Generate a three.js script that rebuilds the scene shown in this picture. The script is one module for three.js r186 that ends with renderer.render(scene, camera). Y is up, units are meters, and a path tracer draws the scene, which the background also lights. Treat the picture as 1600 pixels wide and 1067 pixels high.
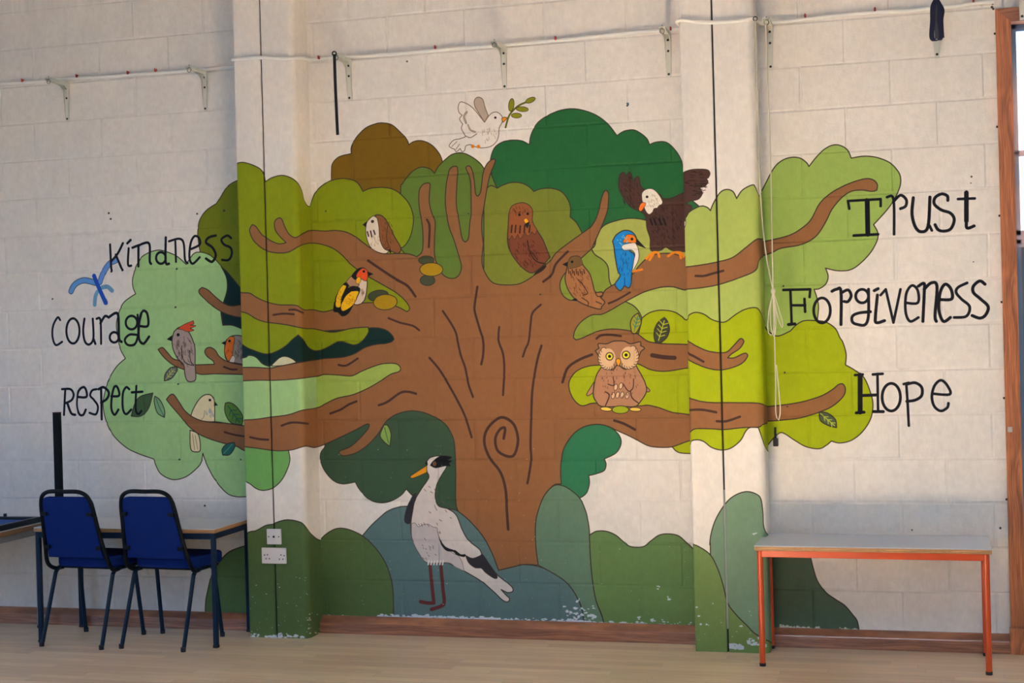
import * as THREE from 'three';
import { mergeGeometries } from 'three/addons/utils/BufferGeometryUtils.js';
import { RoundedBoxGeometry } from 'three/addons/geometries/RoundedBoxGeometry.js';
import { RectAreaLightUniformsLib } from 'three/addons/lights/RectAreaLightUniformsLib.js';

// ------------------------------------------------------------------ camera, light, exposure
const scene = new THREE.Scene();
const camera = new THREE.PerspectiveCamera(2 * Math.atan(533.5 / 2249.78) * 180 / Math.PI, 1600 / 1067, 0.05, 200);
camera.position.set(0, 1.6556, 7.57);
camera.rotation.set(-0.29726 * Math.PI / 180, 15.29973 * Math.PI / 180, -1.54577 * Math.PI / 180, 'YXZ');
camera.updateMatrixWorld(true);

const renderer = new THREE.WebGLRenderer({ antialias: true });
renderer.toneMapping = THREE.LinearToneMapping;
renderer.toneMappingExposure = 63.5;
renderer.shadowMap.enabled = true;

// clear blue sky outside, seen through the door's fanlight and the windows behind the photographer
scene.background = new THREE.Color(0.55, 0.76, 1.0);
scene.backgroundIntensity = 0.044;

// low sun: it comes through the fanlight over the door and falls on the floor in front of the wall
const sun = new THREE.DirectionalLight(new THREE.Color(1.0, 0.965, 0.90), 8.6);
const SUN_DIR = new THREE.Vector3(-2.2, -2.6, 2.45).normalize();
sun.position.copy(SUN_DIR.clone().multiplyScalar(-14)).add(new THREE.Vector3(-1.2, 0, 2.45));
sun.target.position.set(-1.2, 0, 2.45);
sun.castShadow = true;
sun.shadow.mapSize.set(2048, 2048);
Object.assign(sun.shadow.camera, { left: -8, right: 8, top: 8, bottom: -8, near: 1, far: 40 });
scene.add(sun, sun.target);

// skylight through the two windows of the left end wall and one opposite the mural; the sky's light slants down
RectAreaLightUniformsLib.init();
const WINDOWS = [[-2.6, -1.0]], SIDE_WINDOWS = [[2.4, 4.9], [5.5, 8.0]];
const WIN_Y = [1.0, 2.75], ROOM = { x0: -7.2, x1: 4, z1: 9.5, h: 4.4 }, SKY = new THREE.Color(0.17, 0.42, 1.0), SKY_LIGHT = 0.040;
function skylight(w, x, z, tx, tz) {
  const l = new THREE.RectAreaLight(SKY, SKY_LIGHT, w, WIN_Y[1] - WIN_Y[0]), y = (WIN_Y[0] + WIN_Y[1]) / 2;
  l.position.set(x, y, z); l.lookAt(x + tx, y - 1.6, z + tz); scene.add(l);
}
for (const [a, b] of WINDOWS) skylight(b - a, (a + b) / 2, ROOM.z1 - 0.35, 0, -1);
for (const [a, b] of SIDE_WINDOWS) skylight(b - a, ROOM.x0 + 0.35, (a + b) / 2, 1, 0);

// daylight through two opal rooflights further into the hall
const ROOFLIGHTS = [[-1.6, 0.8], [1.4, 3.8]], ROOF_Z = [4.9, 6.4];
for (const [a, b] of ROOFLIGHTS) {
  const l = new THREE.RectAreaLight(new THREE.Color(0.42, 0.68, 1.0), 0.070, b - a, ROOF_Z[1] - ROOF_Z[0]), z = (ROOF_Z[0] + ROOF_Z[1]) / 2;
  l.position.set((a + b) / 2, ROOM.h - 0.01, z); l.lookAt((a + b) / 2, 0, z); scene.add(l);
}

// ------------------------------------------------------------------ small helpers
let seed = 12345;
const rnd = () => { seed = (seed + 0x6d2b79f5) | 0; let t = Math.imul(seed ^ (seed >>> 15), 1 | seed); t = (t + Math.imul(t ^ (t >>> 7), 61 | t)) ^ t; return ((t ^ (t >>> 14)) >>> 0) / 4294967296; };
const rr = (a, b) => a + (b - a) * rnd();
const V = (x, y, z) => new THREE.Vector3(x, y, z);
const taken = {};
const numbered = (n) => { taken[n] = (taken[n] ?? -1) + 1; return taken[n] ? n + '_' + String(taken[n]).padStart(3, '0') : n; };
function put(name, geo, mat, parent) {
  const m = new THREE.Mesh(geo, mat);
  m.name = parent ? name : numbered(name);
  m.castShadow = m.receiveShadow = true;
  (parent ?? scene).add(m);
  return m;
}
function thing(name, label, category, pos = [0, 0, 0], turn = 0, group) {
  const g = new THREE.Group();
  g.name = numbered(name);
  g.position.set(...pos); g.rotation.y = turn;
  g.userData = { label, category };
  if (group) g.userData.group = group;
  scene.add(g);
  return g;
}
function tag(o, label, category, group) { o.userData = { label, category }; if (group) o.userData.group = group; return o; }
function structure(name, label, category) {
  const g = new THREE.Group(); g.name = numbered(name);
  g.userData = { kind: 'structure', label, category }; scene.add(g); return g;
}
const box = (w, h, d, x = 0, y = 0, z = 0) => new THREE.BoxGeometry(w, h, d).translate(x, y, z);
const span = (x0, x1, y0, y1, z0, z1) => box(x1 - x0, y1 - y0, z1 - z0, (x0 + x1) / 2, (y0 + y1) / 2, (z0 + z1) / 2);
const rbox = (w, h, d, r, x = 0, y = 0, z = 0) => new RoundedBoxGeometry(w, h, d, 2, r).translate(x, y, z);
const tube = (pts, r, seg = 24, rad = 10, closed = false) => new THREE.TubeGeometry(new THREE.CatmullRomCurve3(pts, closed, 'centripetal'), seg, r, rad, closed);
function bar(a, b, r, r2 = r, rad = 14) {
  const d = b.clone().sub(a), g = new THREE.CylinderGeometry(r2, r, d.length(), rad);
  g.applyQuaternion(new THREE.Quaternion().setFromUnitVectors(V(0, 1, 0), d.clone().normalize()));
  return g.translate((a.x + b.x) / 2, (a.y + b.y) / 2, (a.z + b.z) / 2);
}
const merge = (...g) => mergeGeometries(g.map((x) => (x.index ? x.toNonIndexed() : x)));
const std = (c, roughness = 0.6, o = {}) => new THREE.MeshStandardMaterial({ color: c, roughness, ...o });

// ray of a photo point, and where it meets an upright plane z = const
const ray = (x, y) => V((x - 800) / 2249.78, -(y - 533.5) / 2249.78, -1).applyQuaternion(camera.quaternion);
function onZ(x, y, z) { const d = ray(x, y), t = (z - camera.position.z) / d.z; return camera.position.clone().addScaledVector(d, t); }

// ------------------------------------------------------------------ procedural textures
const hash = (i, j, k = 0) => { let h = Math.imul(i, 374761393) + Math.imul(j, 668265263) + Math.imul(k, 1442695041); h = Math.imul(h ^ (h >>> 13), 1274126177); return ((h ^ (h >>> 16)) >>> 0) / 4294967296; };
function vnoise(x, y, px, py, k) {            // value noise that repeats after px, py cells
  const xi = Math.floor(x), yi = Math.floor(y), fx = x - xi, fy = y - yi, u = fx * fx * (3 - 2 * fx), v = fy * fy * (3 - 2 * fy);
  const m = (a, n) => ((a % n) + n) % n;
  const a = hash(m(xi, px), m(yi, py), k), b = hash(m(xi + 1, px), m(yi, py), k), c = hash(m(xi, px), m(yi + 1, py), k), d = hash(m(xi + 1, px), m(yi + 1, py), k);
  return a + (b - a) * u + (c - a) * v + (a - b - c + d) * u * v;
}
function dataTex(w, h, fn, color) {
  const d = new Uint8Array(w * h * 4);
  for (let j = 0; j < h; j++) for (let i = 0; i < w; i++) {
    const c = fn(i / w, j / h), o = (j * w + i) * 4;
    for (let k = 0; k < 3; k++) d[o + k] = Math.max(0, Math.min(255, Math.round(c[k] ?? c[0])));
    d[o + 3] = 255;
  }
  const t = new THREE.DataTexture(d, w, h);
  t.wrapS = t.wrapT = THREE.RepeatWrapping; t.magFilter = THREE.LinearFilter; t.minFilter = THREE.LinearMipmapLinearFilter; t.generateMipmaps = true;
  if (color) t.colorSpace = THREE.SRGBColorSpace;
  t.needsUpdate = true;
  return t;
}
// rough painted block: pits and roller stipple, 0.45 m to a repeat
const blockBump = dataTex(512, 512, (u, v) => {
  let h = 0.45 * vnoise(u * 128, v * 128, 128, 128, 1) + 0.35 * vnoise(u * 60, v * 60, 60, 60, 2) + 0.5 * vnoise(u * 12, v * 12, 12, 12, 3);
  const p = vnoise(u * 90, v * 90, 90, 90, 4); if (p > 0.86) h -= (p - 0.86) * 3;
  return [h * 190];
});
blockBump.repeat.set(1 / 0.45, 1 / 0.45);
// floor: narrow wooden strips running along x; u, v in metres, one repeat = 2.4 m x 1.12 m (16 strips of 70 mm)
const floorTex = dataTex(1536, 1024, (u, v) => {
  const row = Math.floor(v * 16), shift = hash(row, 7) * 1, ends = (u + shift) % 1, piece = Math.floor(ends * 2.999), id = hash(row, piece, 9);
  const fv = v * 16 - row;
  const grain = vnoise(u * 26 + id * 19, v * 190, 26, 190, 11) * 0.55 + vnoise(u * 9, v * 420, 9, 420, 12) * 0.45;
  let k = 0.95 + 0.09 * (id - 0.5) + 0.13 * (grain - 0.5) + 0.06 * (vnoise(u * 5, v * 3, 5, 3, 13) - 0.5);
  if (fv < 0.035 || fv > 0.965) k *= 0.93;
  const fe = ends * 2.999 - piece; if (fe < 0.004) k *= 0.93;
  return [243 * k, 215 * k * (0.985 + 0.03 * id), 181 * k * (0.97 + 0.05 * id)];
}, true);
floorTex.repeat.set(1 / 2.4, 1 / 1.12);
const woodTex = (r, g, b, k) => {
  const t = dataTex(512, 256, (u, v) => {
    const w = vnoise(u * 4, v * 6, 4, 6, k) * 2.2, gr = vnoise(u * 6 + w, v * 46 + w * 3, 6, 46, k + 1), f = vnoise(u * 24, v * 128, 24, 128, k + 2);
    const m = 0.72 + 0.36 * gr + 0.16 * f;
    return [r * m, g * m * (0.96 + 0.06 * f), b * m];
  }, true);
  return t;
};
const clothTex = dataTex(256, 256, (u, v) => { const n = 0.8 + 0.25 * hash(Math.floor(u * 256), Math.floor(v * 256), 5) + 0.1 * vnoise(u * 20, v * 20, 20, 20, 6); return [255 * Math.min(1, n)]; });

// ------------------------------------------------------------------ the painted wall: one canvas for each stretch of wall
const FLOOR_Q = 0.07, COURSE = 0.225, HALF = 0.225, JOINT0 = -0.4927;     // bed joints at FLOOR_Q + k * COURSE
const PPM = 560, TOP = 3.655;
const P1 = { xl: -3.587, xr: -3.225, crack: -3.42, d: 0.2, r: 0.035 }, P2 = { xl: -1.083, xr: -0.705, crack: -0.915, d: 0.2, r: 0.035 };
function pillarS(p, x, y) {                    // metres round the pillar from its front left corner, and height
  const c = camera.position, d = ray(x, y), tf = (p.d - c.z) / d.z, X = c.x + tf * d.x;
  if (X <= p.xr - p.r) return [X - p.xl, c.y + tf * d.y];
  const cx = p.xr - p.r, cz = p.d - p.r, ox = c.x - cx, oz = c.z - cz;
  const A = d.x * d.x + d.z * d.z, B = ox * d.x + oz * d.z, D = B * B - A * (ox * ox + oz * oz - p.r * p.r);
  if (D > 0) {
    const t = (-B - Math.sqrt(D)) / A, hx = ox + t * d.x, hz = oz + t * d.z;
    if (hx >= -1e-6 && hz >= -1e-6) return [p.xr - p.r - p.xl + p.r * Math.atan2(hx, hz), c.y + t * d.y];
  }
  let t = (p.xr - c.x) / d.x, z = c.z + t * d.z;
  if (!(z > -1)) { z = -1; t = (z - c.z) / d.z; }
  return [p.xr - p.r - p.xl + p.r * Math.PI / 2 + (p.d - p.r - z), c.y + t * d.y];
}
const WHITE = [232, 226, 219];
function surface(x0, x1, at) {
  const w = Math.round((x1 - x0) * PPM), h = Math.round(TOP * PPM), cv = document.createElement('canvas');
  cv.width = w; cv.height = h;
  const ctx = cv.getContext('2d');
  ctx.fillStyle = `rgb(${WHITE})`; ctx.fillRect(0, 0, w, h);
  ctx.lineJoin = ctx.lineCap = 'round';
  return { ctx, cv, w, h, x0, at: (x, y) => { const [s, Y] = at(x, y); return [(s - x0) * PPM, (TOP - Y) * PPM]; } };
}
const wallAt = (x, y) => { const p = onZ(x, y, 0); return [p.x, p.y]; };
const S = {
  L: surface(-5.95, -3.40, wallAt), M: surface(-3.42, -0.90, wallAt), R: surface(-0.92, 0.50, wallAt),
  A: surface(-0.22, 0.58, (x, y) => pillarS(P1, x, y)), B: surface(-0.22, 0.58, (x, y) => pillarS(P2, x, y)),
};
// runs: smooth runs of photo points x, y, x, y ...; each run starts where the one before it ended, with a corner between
function path(s, runs) {
  const out = []; let last = null;
  for (const run of runs) {
    const p = last ? [last] : [];
    for (let i = 0; i < run.length; i += 2) p.push([run[i], run[i + 1]]);
    const n = p.length;
    for (let i = 0; i < n - 1; i++) {
      const a = p[Math.max(0, i - 1)], b = p[i], c = p[i + 1], d = p[Math.min(n - 1, i + 2)], steps = n > 2 ? 6 : 3;
      for (let k = i || out.length ? 1 : 0; k <= steps; k++) {
        const t = k / steps, q = (e) => 0.5 * (2 * b[e] + (c[e] - a[e]) * t + (2 * a[e] - 5 * b[e] + 4 * c[e] - d[e]) * t * t + (3 * b[e] - a[e] - 3 * c[e] + d[e]) * t * t * t);
        out.push(s.at(q(0), q(1)));
      }
    }
    if (n === 1 && !out.length) out.push(s.at(...p[0]));
    last = p[n - 1];
  }
  return out;
}
const css = (c) => (Array.isArray(c) ? `rgb(${c})` : c);
const INK = [62, 50, 40];
function trace(s, runs, close) {
  const p = path(s, runs), x = s.ctx;
  x.beginPath(); p.forEach(([a, b], i) => (i ? x.lineTo(a, b) : x.moveTo(a, b)));
  if (close) x.closePath();
}
function fill(on, color, runs, line = 0.0055, ink = INK) {
  for (const k of on) { const s = S[k]; trace(s, runs, true); s.ctx.fillStyle = css(color); s.ctx.fill(); if (line) { s.ctx.lineWidth = line * PPM; s.ctx.strokeStyle = css(ink); s.ctx.stroke(); } }
}
function line(on, color, width, ...runs) {
  for (const k of on) { const s = S[k]; trace(s, runs, false); s.ctx.lineWidth = width * PPM; s.ctx.strokeStyle = css(color); s.ctx.stroke(); }
}
function oval(on, color, cx, cy, rx, ry, turn = 0, ln = 0.0045, ink = INK) {
  const r = [], c = Math.cos(turn), q = Math.sin(turn);
  for (let i = 0; i <= 20; i++) { const a = i / 20 * Math.PI * 2, u = rx * Math.cos(a), v = ry * Math.sin(a); r.push(cx + u * c - v * q, cy + u * q + v * c); }
  if (color) fill(on, color, [r], ln, ink); else line(on, ink, ln, r);
}
const dot = (on, color, cx, cy, r) => oval(on, color, cx, cy, r, r, 0, 0);
function hatch(on, color, cx, cy, rx, ry, n, len, ang, width = 0.003) {      // short brush marks for feathers
  for (let i = 0; i < n; i++) {
    const a = rnd() * Math.PI * 2, k = Math.sqrt(rnd()), x = cx + rx * k * Math.cos(a), y = cy + ry * k * Math.sin(a), g = ang + rr(-0.35, 0.35), l = len * rr(0.6, 1.3);
    line(on, color, width, [x, y, x + l * Math.cos(g), y + l * Math.sin(g)]);
  }
}
function leafVeins(on, color, x0, y0, x1, y1, w, n = 3) {
  line(on, color, 0.005, [x0, y0, x1, y1]);
  const dx = (x1 - x0), dy = (y1 - y0), l = Math.hypot(dx, dy), nx = -dy / l, ny = dx / l;
  for (let i = 1; i <= n; i++) for (const s of [-1, 1]) { const t = i / (n + 1), bx = x0 + dx * t, by = y0 + dy * t; line(on, color, 0.0045, [bx, by, bx + dx / n * 0.55 + s * nx * w, by + dy / n * 0.55 + s * ny * w]); }
}

// paint colours of the mural
const C = { brown: [147, 99, 62], bark: [72, 44, 38], lime: [134, 150, 12], limeR: [164, 180, 4], pale: [165, 206, 138], paleR: [170, 188, 96], paleR2: [155, 184, 92], glow: [170, 178, 88], deep: [34, 103, 54], mid: [95, 125, 48], midR: [122, 132, 45], patch: [130, 152, 55], olive: [122, 92, 14], forest: [58, 86, 62], teal: [12, 44, 40], slate: [90, 120, 120], bush: [84, 110, 62], bushR: [104, 136, 80], sage: [100, 132, 108], sageB: [118, 148, 120], fern: [42, 118, 80], black: [20, 19, 22], letter: [14, 12, 22] };

// ---- left stretch
fill('L', [116, 128, 16], [[402, 272, 371, 282, 355, 292, 344, 309, 338, 318], [322, 329, 312, 344, 309, 362, 310, 377, 313, 395], [340, 420], [402, 480], [402, 272]]);
fill('L', C.pale, [[212, 417, 220, 403, 230, 396, 240, 392, 252, 391, 270, 397, 280, 403, 291, 413], [302, 397, 312, 394, 325, 397, 338, 407, 348, 420, 354, 434, 355, 452, 350, 470, 345, 484, 348, 508], [362, 508, 376, 513, 412, 530], [412, 776], [384, 776, 370, 776, 357, 772, 344, 760, 332, 743, 322, 723, 317, 708], [314, 723, 306, 733, 292, 744, 277, 749, 265, 748, 251, 740, 244, 728, 240, 717], [217, 709, 197, 699, 177, 680, 166, 658, 161, 633, 164, 613, 170, 593, 182, 573, 196, 560], [188, 545, 184, 526, 182, 506, 186, 488, 194, 472, 212, 459], [208, 449, 207, 438, 209, 428, 212, 417]]);
fill('L', C.teal, [[346, 417], [357, 427, 375, 449, 402, 480], [402, 525], [376, 513, 362, 508, 348, 508], [347, 495, 345, 484], [350, 470, 355, 452, 354, 434, 346, 417]]);
fill('L', C.brown, [[316, 449, 325, 453, 337, 464, 350, 474, 362, 478, 376, 476, 402, 470], [402, 500], [376, 496, 365, 494, 350, 489, 332, 478, 320, 467, 312, 459, 311, 453, 316, 449]]);
fill('L', C.brown, [[247, 546, 254, 543, 261, 550, 270, 560, 281, 564, 287, 570, 307, 570, 335, 569], [333, 564, 324, 557, 320, 550, 323, 544, 330, 543, 337, 548, 343, 557, 356, 565, 378, 570, 402, 571], [402, 586], [378, 585, 337, 584, 317, 585, 307, 583, 287, 577, 272, 571, 259, 561, 251, 552, 247, 546]]);
line('L', C.bark, 0.011, [350, 573, 361, 577, 370, 577]);
fill('L', C.brown, [[260, 624, 266, 617, 272, 617, 281, 630, 290, 643, 302, 652, 318, 658, 337, 659, 359, 662, 382, 665, 402, 664], [402, 707], [382, 704, 369, 697, 348, 692, 326, 685, 309, 677, 294, 665, 279, 647, 266, 632, 260, 624]]);
line('L', C.bark, 0.011, [351, 675, 365, 679, 384, 682]);
fill('L', [66, 96, 58], [[239, 614, 220, 619, 211, 630, 205, 650], [220, 650, 232, 638, 239, 614]]);
fill('L', [120, 168, 122], [[242, 619, 241, 628, 246, 645, 257, 652], [257, 640, 250, 625, 242, 619]]); line('L', [70, 110, 75], 0.005, [244, 623, 249, 636, 256, 650]);
fill('L', [98, 116, 106], [[276, 573, 266, 575, 258, 585, 257, 595], [268, 591, 276, 580, 276, 573]]); leafVeins('L', [190, 180, 90], 259, 593, 272, 577, 4);
fill('L', [84, 128, 48], [[352, 630, 351, 641, 355, 653, 362, 661, 378, 664], [379, 650, 369, 635, 359, 629, 352, 630]]); leafVeins('L', [30, 84, 80], 356, 634, 374, 660, 7);
fill('L', [34, 104, 96], [[366, 691, 354, 694, 347, 702, 348, 711], [359, 710, 367, 698, 366, 691]]); line('L', [90, 150, 110], 0.005, [350, 708, 363, 694]);
fill('L', [94, 122, 74], [[320, 990], [321, 945, 324, 925, 332, 895, 345, 875, 360, 861, 385, 852], [412, 848], [412, 990]]);
// crested bird
fill('L', [172, 152, 142], [[272, 518, 281, 511, 292, 516, 298, 524, 304, 540, 305, 555, 305, 570, 306, 591, 301, 596, 293, 595, 289, 585, 287, 570, 277, 559, 270, 544, 269, 530, 272, 518]]);
fill('L', [222, 78, 42], [[277, 514, 284, 509, 292, 505, 302, 501], [303, 506, 297, 508], [306, 509, 297, 513], [303, 516, 293, 518, 285, 515, 277, 514]], 0.003);
hatch('L', [96, 78, 72], 287, 548, 14, 24, 46, 6, 1.3); line('L', C.black, 0.004, [284, 540, 285, 558, 292, 568, 303, 571]); line('L', C.black, 0.004, [296, 548, 298, 564, 303, 570]);
fill('L', C.black, [[269, 524, 261, 530], [269, 533], [269, 524]], 0.002); dot('L', C.black, 278.4, 523, 2.4);
// robin
fill('L', [150, 136, 126], [[360, 526, 367, 524, 378, 525, 392, 532], [392, 572], [378, 569, 364, 566, 354, 562, 351, 548, 353, 533, 360, 526]]);
fill('L', [226, 112, 34], [[359, 526, 366, 527, 365, 540, 363, 555, 357, 564, 353, 557, 351, 546, 354, 532, 359, 526]], 0.003); fill('L', [214, 204, 190], [[358, 565, 363, 556, 367, 558, 366, 566, 358, 565]], 0.002);
hatch('L', [90, 78, 74], 373, 546, 6, 16, 26, 5, 1.4); hatch('L', [150, 60, 30], 358, 548, 4, 3, 6, 3, 1.5);
fill('L', C.black, [[352, 533, 346, 536], [352, 539], [352, 533]], 0.002); dot('L', C.black, 358.6, 532.7, 2.1);
// cream bird
fill('L', [230, 214, 172], [[297, 672, 310, 679, 313, 702, 307, 706, 298, 701, 297, 672]]); line('L', [120, 110, 80], 0.003, [301, 678, 304, 703]); line('L', [120, 110, 80], 0.003, [305, 680, 309, 702]);
fill('L', [230, 214, 172], [[298, 650, 302, 639, 311, 624, 320, 617, 329, 617, 334, 624, 335, 634, 335, 659], [325, 659, 313, 657, 298, 650]]);
hatch('L', [170, 176, 170], 326, 645, 7, 8, 12, 4, 1.2, 0.006); line('L', [140, 125, 90], 0.003, [320, 641, 318, 652, 314, 655]);
fill('L', C.black, [[335, 627, 340, 633], [334, 634], [335, 627]], 0.002); dot('L', C.black, 328, 625, 2);
fill('L', C.brown, [[289, 643, 302, 652, 318, 658, 337, 660, 345, 661], [340, 676], [318, 676, 300, 664, 289, 643]], 0); line('L', INK, 0.0055, [290, 643, 302, 652, 318, 658, 337, 660, 346, 661]);
// dragonfly
line('L', [60, 70, 90], 0.036, [111, 455, 115, 447, 122, 441, 133, 438, 150, 442]); line('L', [96, 156, 218], 0.028, [111, 455, 115, 447, 122, 441, 133, 438, 150, 442]);
line('L', [60, 80, 120], 0.034, [156, 441, 162, 425, 171, 412, 181, 407]); line('L', [104, 152, 220], 0.027, [156, 441, 162, 425, 171, 412, 181, 407]);
line('L', [110, 160, 190], 0.026, [160, 449, 168, 448, 175, 454]); line('L', [110, 165, 200], 0.024, [152, 456, 149, 464, 148, 476]);
line('L', [30, 84, 186], 0.026, [147, 431, 153, 446, 165, 473]);
// words
const LT = 0.0138;
const word = (on, list, w = LT) => list.forEach((r) => line(on, C.letter, w * rr(0.9, 1.12), ...(Array.isArray(r[0]) ? r : [r])));
const ring = (on, cx, cy, rx, ry, w = LT) => oval(on, null, cx, cy, rx, ry, 0, w, C.letter);
word('L', [[172, 382, 174, 424], [192, 380, 184, 396, 174, 408], [181, 398, 191, 422], [201, 388, 200, 413, 205, 415], [199, 380, 204, 375], [216, 384, 216, 416], [207, 387, 217, 383, 230, 379, 234, 385, 234, 407, 236, 412], [259, 371, 259, 409, 264, 412], [274, 377, 275, 409], [264, 377, 280, 373, 287, 380, 289, 405, 293, 411], [299, 389, 312, 382, 311, 372, 304, 369, 298, 380, 296, 402, 301, 412, 312, 402], [337, 368, 326, 371, 322, 379, 332, 387, 337, 399, 331, 409, 322, 404], [361, 372, 355, 368, 346, 374, 350, 382, 360, 387, 362, 397, 357, 406, 347, 406]]);
ring('L', 251.5, 403, 7.5, 9);
word('L', [[94, 500, 90, 496, 83, 509, 82, 526, 87, 539, 97, 534], [132, 498, 130, 517, 133, 534, 140, 538, 146, 528, 145, 498], [146, 529, 149, 537], [151, 498, 157, 500, 158, 537], [157, 505, 164, 494, 170, 496], [171, 495, 181, 489, 185, 495, 186, 528, 190, 534], [215, 492, 216, 520, 211, 537, 200, 539, 195, 531, 202, 523, 213, 523], [216, 509, 231, 509, 230, 490, 223, 486, 218, 500, 217, 528, 224, 537, 233, 526]]);
ring('L', 114, 517, 10.3, 19.5); ring('L', 178.5, 527, 7, 8); ring('L', 205.5, 504, 9, 10.5);
word('L', [[102, 609, 100, 648], [97, 608, 110, 608, 115, 616, 112, 625, 102, 630], [105, 629, 111, 645, 117, 648], [121, 620, 135, 620, 134, 608, 129, 605, 122, 613, 120, 633, 124, 647, 130, 648, 134, 640], [151, 608, 144, 610, 141, 618, 147, 625, 153, 635, 150, 647, 140, 645], [158, 608, 159, 655], [154, 608, 162, 605, 170, 613, 167, 623, 158, 629], [174, 619, 186, 618, 184, 606, 179, 604, 175, 618, 174, 638, 179, 648, 185, 640], [202, 608, 197, 605, 192, 615, 192, 638, 197, 647, 205, 640], [213, 603, 212, 638, 216, 647, 221, 642], [206, 613, 222, 612]]);

// ---- left pillar
fill('A', C.lime, [[345, 262, 370, 255, 382, 254, 400, 260, 410, 268, 415, 284], [424, 278, 440, 274, 455, 278, 466, 287, 472, 299, 475, 312, 480, 321, 484, 323], [487, 314, 492, 302, 506, 288], [535, 280], [535, 600], [345, 600], [345, 262]]);
fill('A', C.pale, [[345, 560], [380, 559, 389, 555, 400, 558, 410, 568, 419, 572], [425, 570, 437, 559, 447, 557, 457, 561, 463, 566], [535, 566], [535, 665], [345, 665]], 0.0055);
fill('A', C.teal, [[345, 530], [375, 537, 390, 545, 415, 553, 432, 549, 447, 540, 455, 532], [466, 523], [475, 532, 482, 543, 492, 548, 507, 545, 522, 537], [522, 568], [463, 566], [457, 561, 447, 557, 437, 559, 425, 570, 419, 572], [410, 568, 400, 558, 389, 555, 380, 559, 345, 560]]);
fill('A', [206, 206, 168], [[425, 570, 437, 559, 447, 557, 457, 561, 463, 566], [445, 571], [425, 572]], 0.004);
fill('A', [112, 172, 92], [[345, 690], [451, 690], [451, 704, 453, 718, 449, 733, 440, 750, 427, 762, 412, 766, 400, 763, 385, 753, 345, 740]]);
fill('A', C.brown, [[394, 351, 400, 354, 410, 367, 425, 377, 437, 381, 447, 379], [437, 369, 430, 359, 429, 347, 434, 341, 440, 342, 445, 354, 452, 366, 462, 371, 475, 364, 487, 360, 530, 360], [530, 384], [492, 380, 477, 381, 465, 386, 450, 394, 432, 395, 415, 391, 400, 380, 393, 370, 390, 359, 394, 351]]);
fill('A', C.brown, [[345, 452, 376, 457, 390, 458, 400, 464, 415, 471, 435, 476, 462, 477, 475, 484, 490, 484, 530, 487], [530, 520], [492, 514, 475, 513, 445, 507, 415, 503, 400, 498, 387, 490, 376, 487, 345, 480]]);
line('A', C.bark, 0.011, [427, 492, 443, 490, 459, 491]); line('A', C.bark, 0.011, [452, 484, 462, 484, 474, 489]);
fill('A', C.brown, [[345, 575, 380, 574, 400, 574, 422, 575, 437, 572, 465, 567, 495, 562, 530, 559], [530, 586], [495, 588, 462, 592, 432, 594, 400, 594, 380, 595, 345, 596]]);
fill('A', C.brown, [[345, 657, 382, 656, 400, 655, 420, 652, 450, 648, 472, 641, 495, 637, 530, 625], [530, 690], [510, 693, 492, 699, 477, 697, 455, 703, 430, 704, 400, 700, 383, 698, 345, 692]]);
line('A', C.bark, 0.012, [440, 665, 457, 660, 482, 662]); line('A', C.bark, 0.012, [391, 683, 405, 686, 419, 687]);
fill('A', C.bush, [[345, 850], [387, 832, 400, 829, 415, 821, 427, 819], [435, 815, 450, 812, 467, 815, 475, 820, 487, 835, 500, 844, 515, 842], [535, 842], [535, 1060], [345, 1060]]);

// ---- middle stretch: what lies behind the tree
fill('M', C.olive, [[518, 290], [518, 266, 520, 255, 530, 245, 549, 240], [549, 230, 555, 217, 570, 201, 585, 194, 597, 192, 612, 195, 625, 206, 635, 217, 639, 226], [647, 221, 660, 220, 675, 227, 687, 241, 692, 255], [700, 340], [518, 340]]);
fill('M', C.deep, [[768, 272], [766, 252, 772, 232, 785, 222, 800, 219, 815, 220, 827, 226], [830, 210, 840, 192, 857, 180, 877, 172, 897, 170, 917, 174, 935, 182, 951, 195, 964, 212], [975, 205, 990, 203, 1002, 209, 1011, 217, 1015, 226], [1025, 222, 1040, 222, 1052, 231, 1062, 245, 1067, 260, 1069, 275], [1100, 280], [1100, 400], [800, 400], [768, 272]]);
fill('M', C.mid, [[626, 400], [626, 300, 629, 287, 640, 272, 650, 264, 660, 261, 672, 264, 679, 271], [685, 260, 695, 250, 707, 241, 722, 239, 737, 245, 750, 255, 758, 266], [766, 270, 772, 283, 777, 295], [790, 460], [626, 460]]);
fill('M', C.midR, [[756, 300, 766, 290, 777, 294], [786, 289, 800, 285, 815, 286, 827, 292, 834, 299], [845, 295, 860, 294, 875, 298, 885, 308, 891, 322, 891, 339], [900, 347, 905, 355, 909, 363], [950, 400], [900, 470], [756, 470]]);
fill('M', C.glow, [[880, 400], [924, 389, 932, 372, 939, 357, 950, 349, 970, 343, 985, 341, 1000, 342, 1012, 345], [1050, 350], [1090, 400], [1090, 460], [880, 470]]);
fill('M', C.patch, [[866, 440], [900, 400, 924, 389], [930, 398, 942, 406, 950, 417, 952, 437, 957, 450], [930, 480], [870, 478]]);
fill('M', C.lime, [[470, 600], [484, 323], [487, 314, 492, 302, 502, 291, 517, 282, 535, 279, 550, 281, 560, 287, 567, 299], [580, 294, 600, 293, 617, 297, 632, 309, 642, 324, 646, 344, 642, 367, 634, 382, 626, 388], [650, 420], [650, 600]]);
fill('M', C.forest, [[480, 690], [507, 694, 501, 708, 501, 720, 507, 735, 520, 750, 535, 756, 555, 753], [562, 765, 575, 779, 590, 785, 607, 784, 625, 775, 635, 764], [645, 775, 660, 790, 700, 797], [722, 800], [722, 640], [560, 640], [507, 694]]);
fill('M', C.limeR, [[1040, 690], [1050, 698, 1057, 705, 1067, 708, 1095, 709], [1095, 680], [1040, 680]]);
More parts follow.
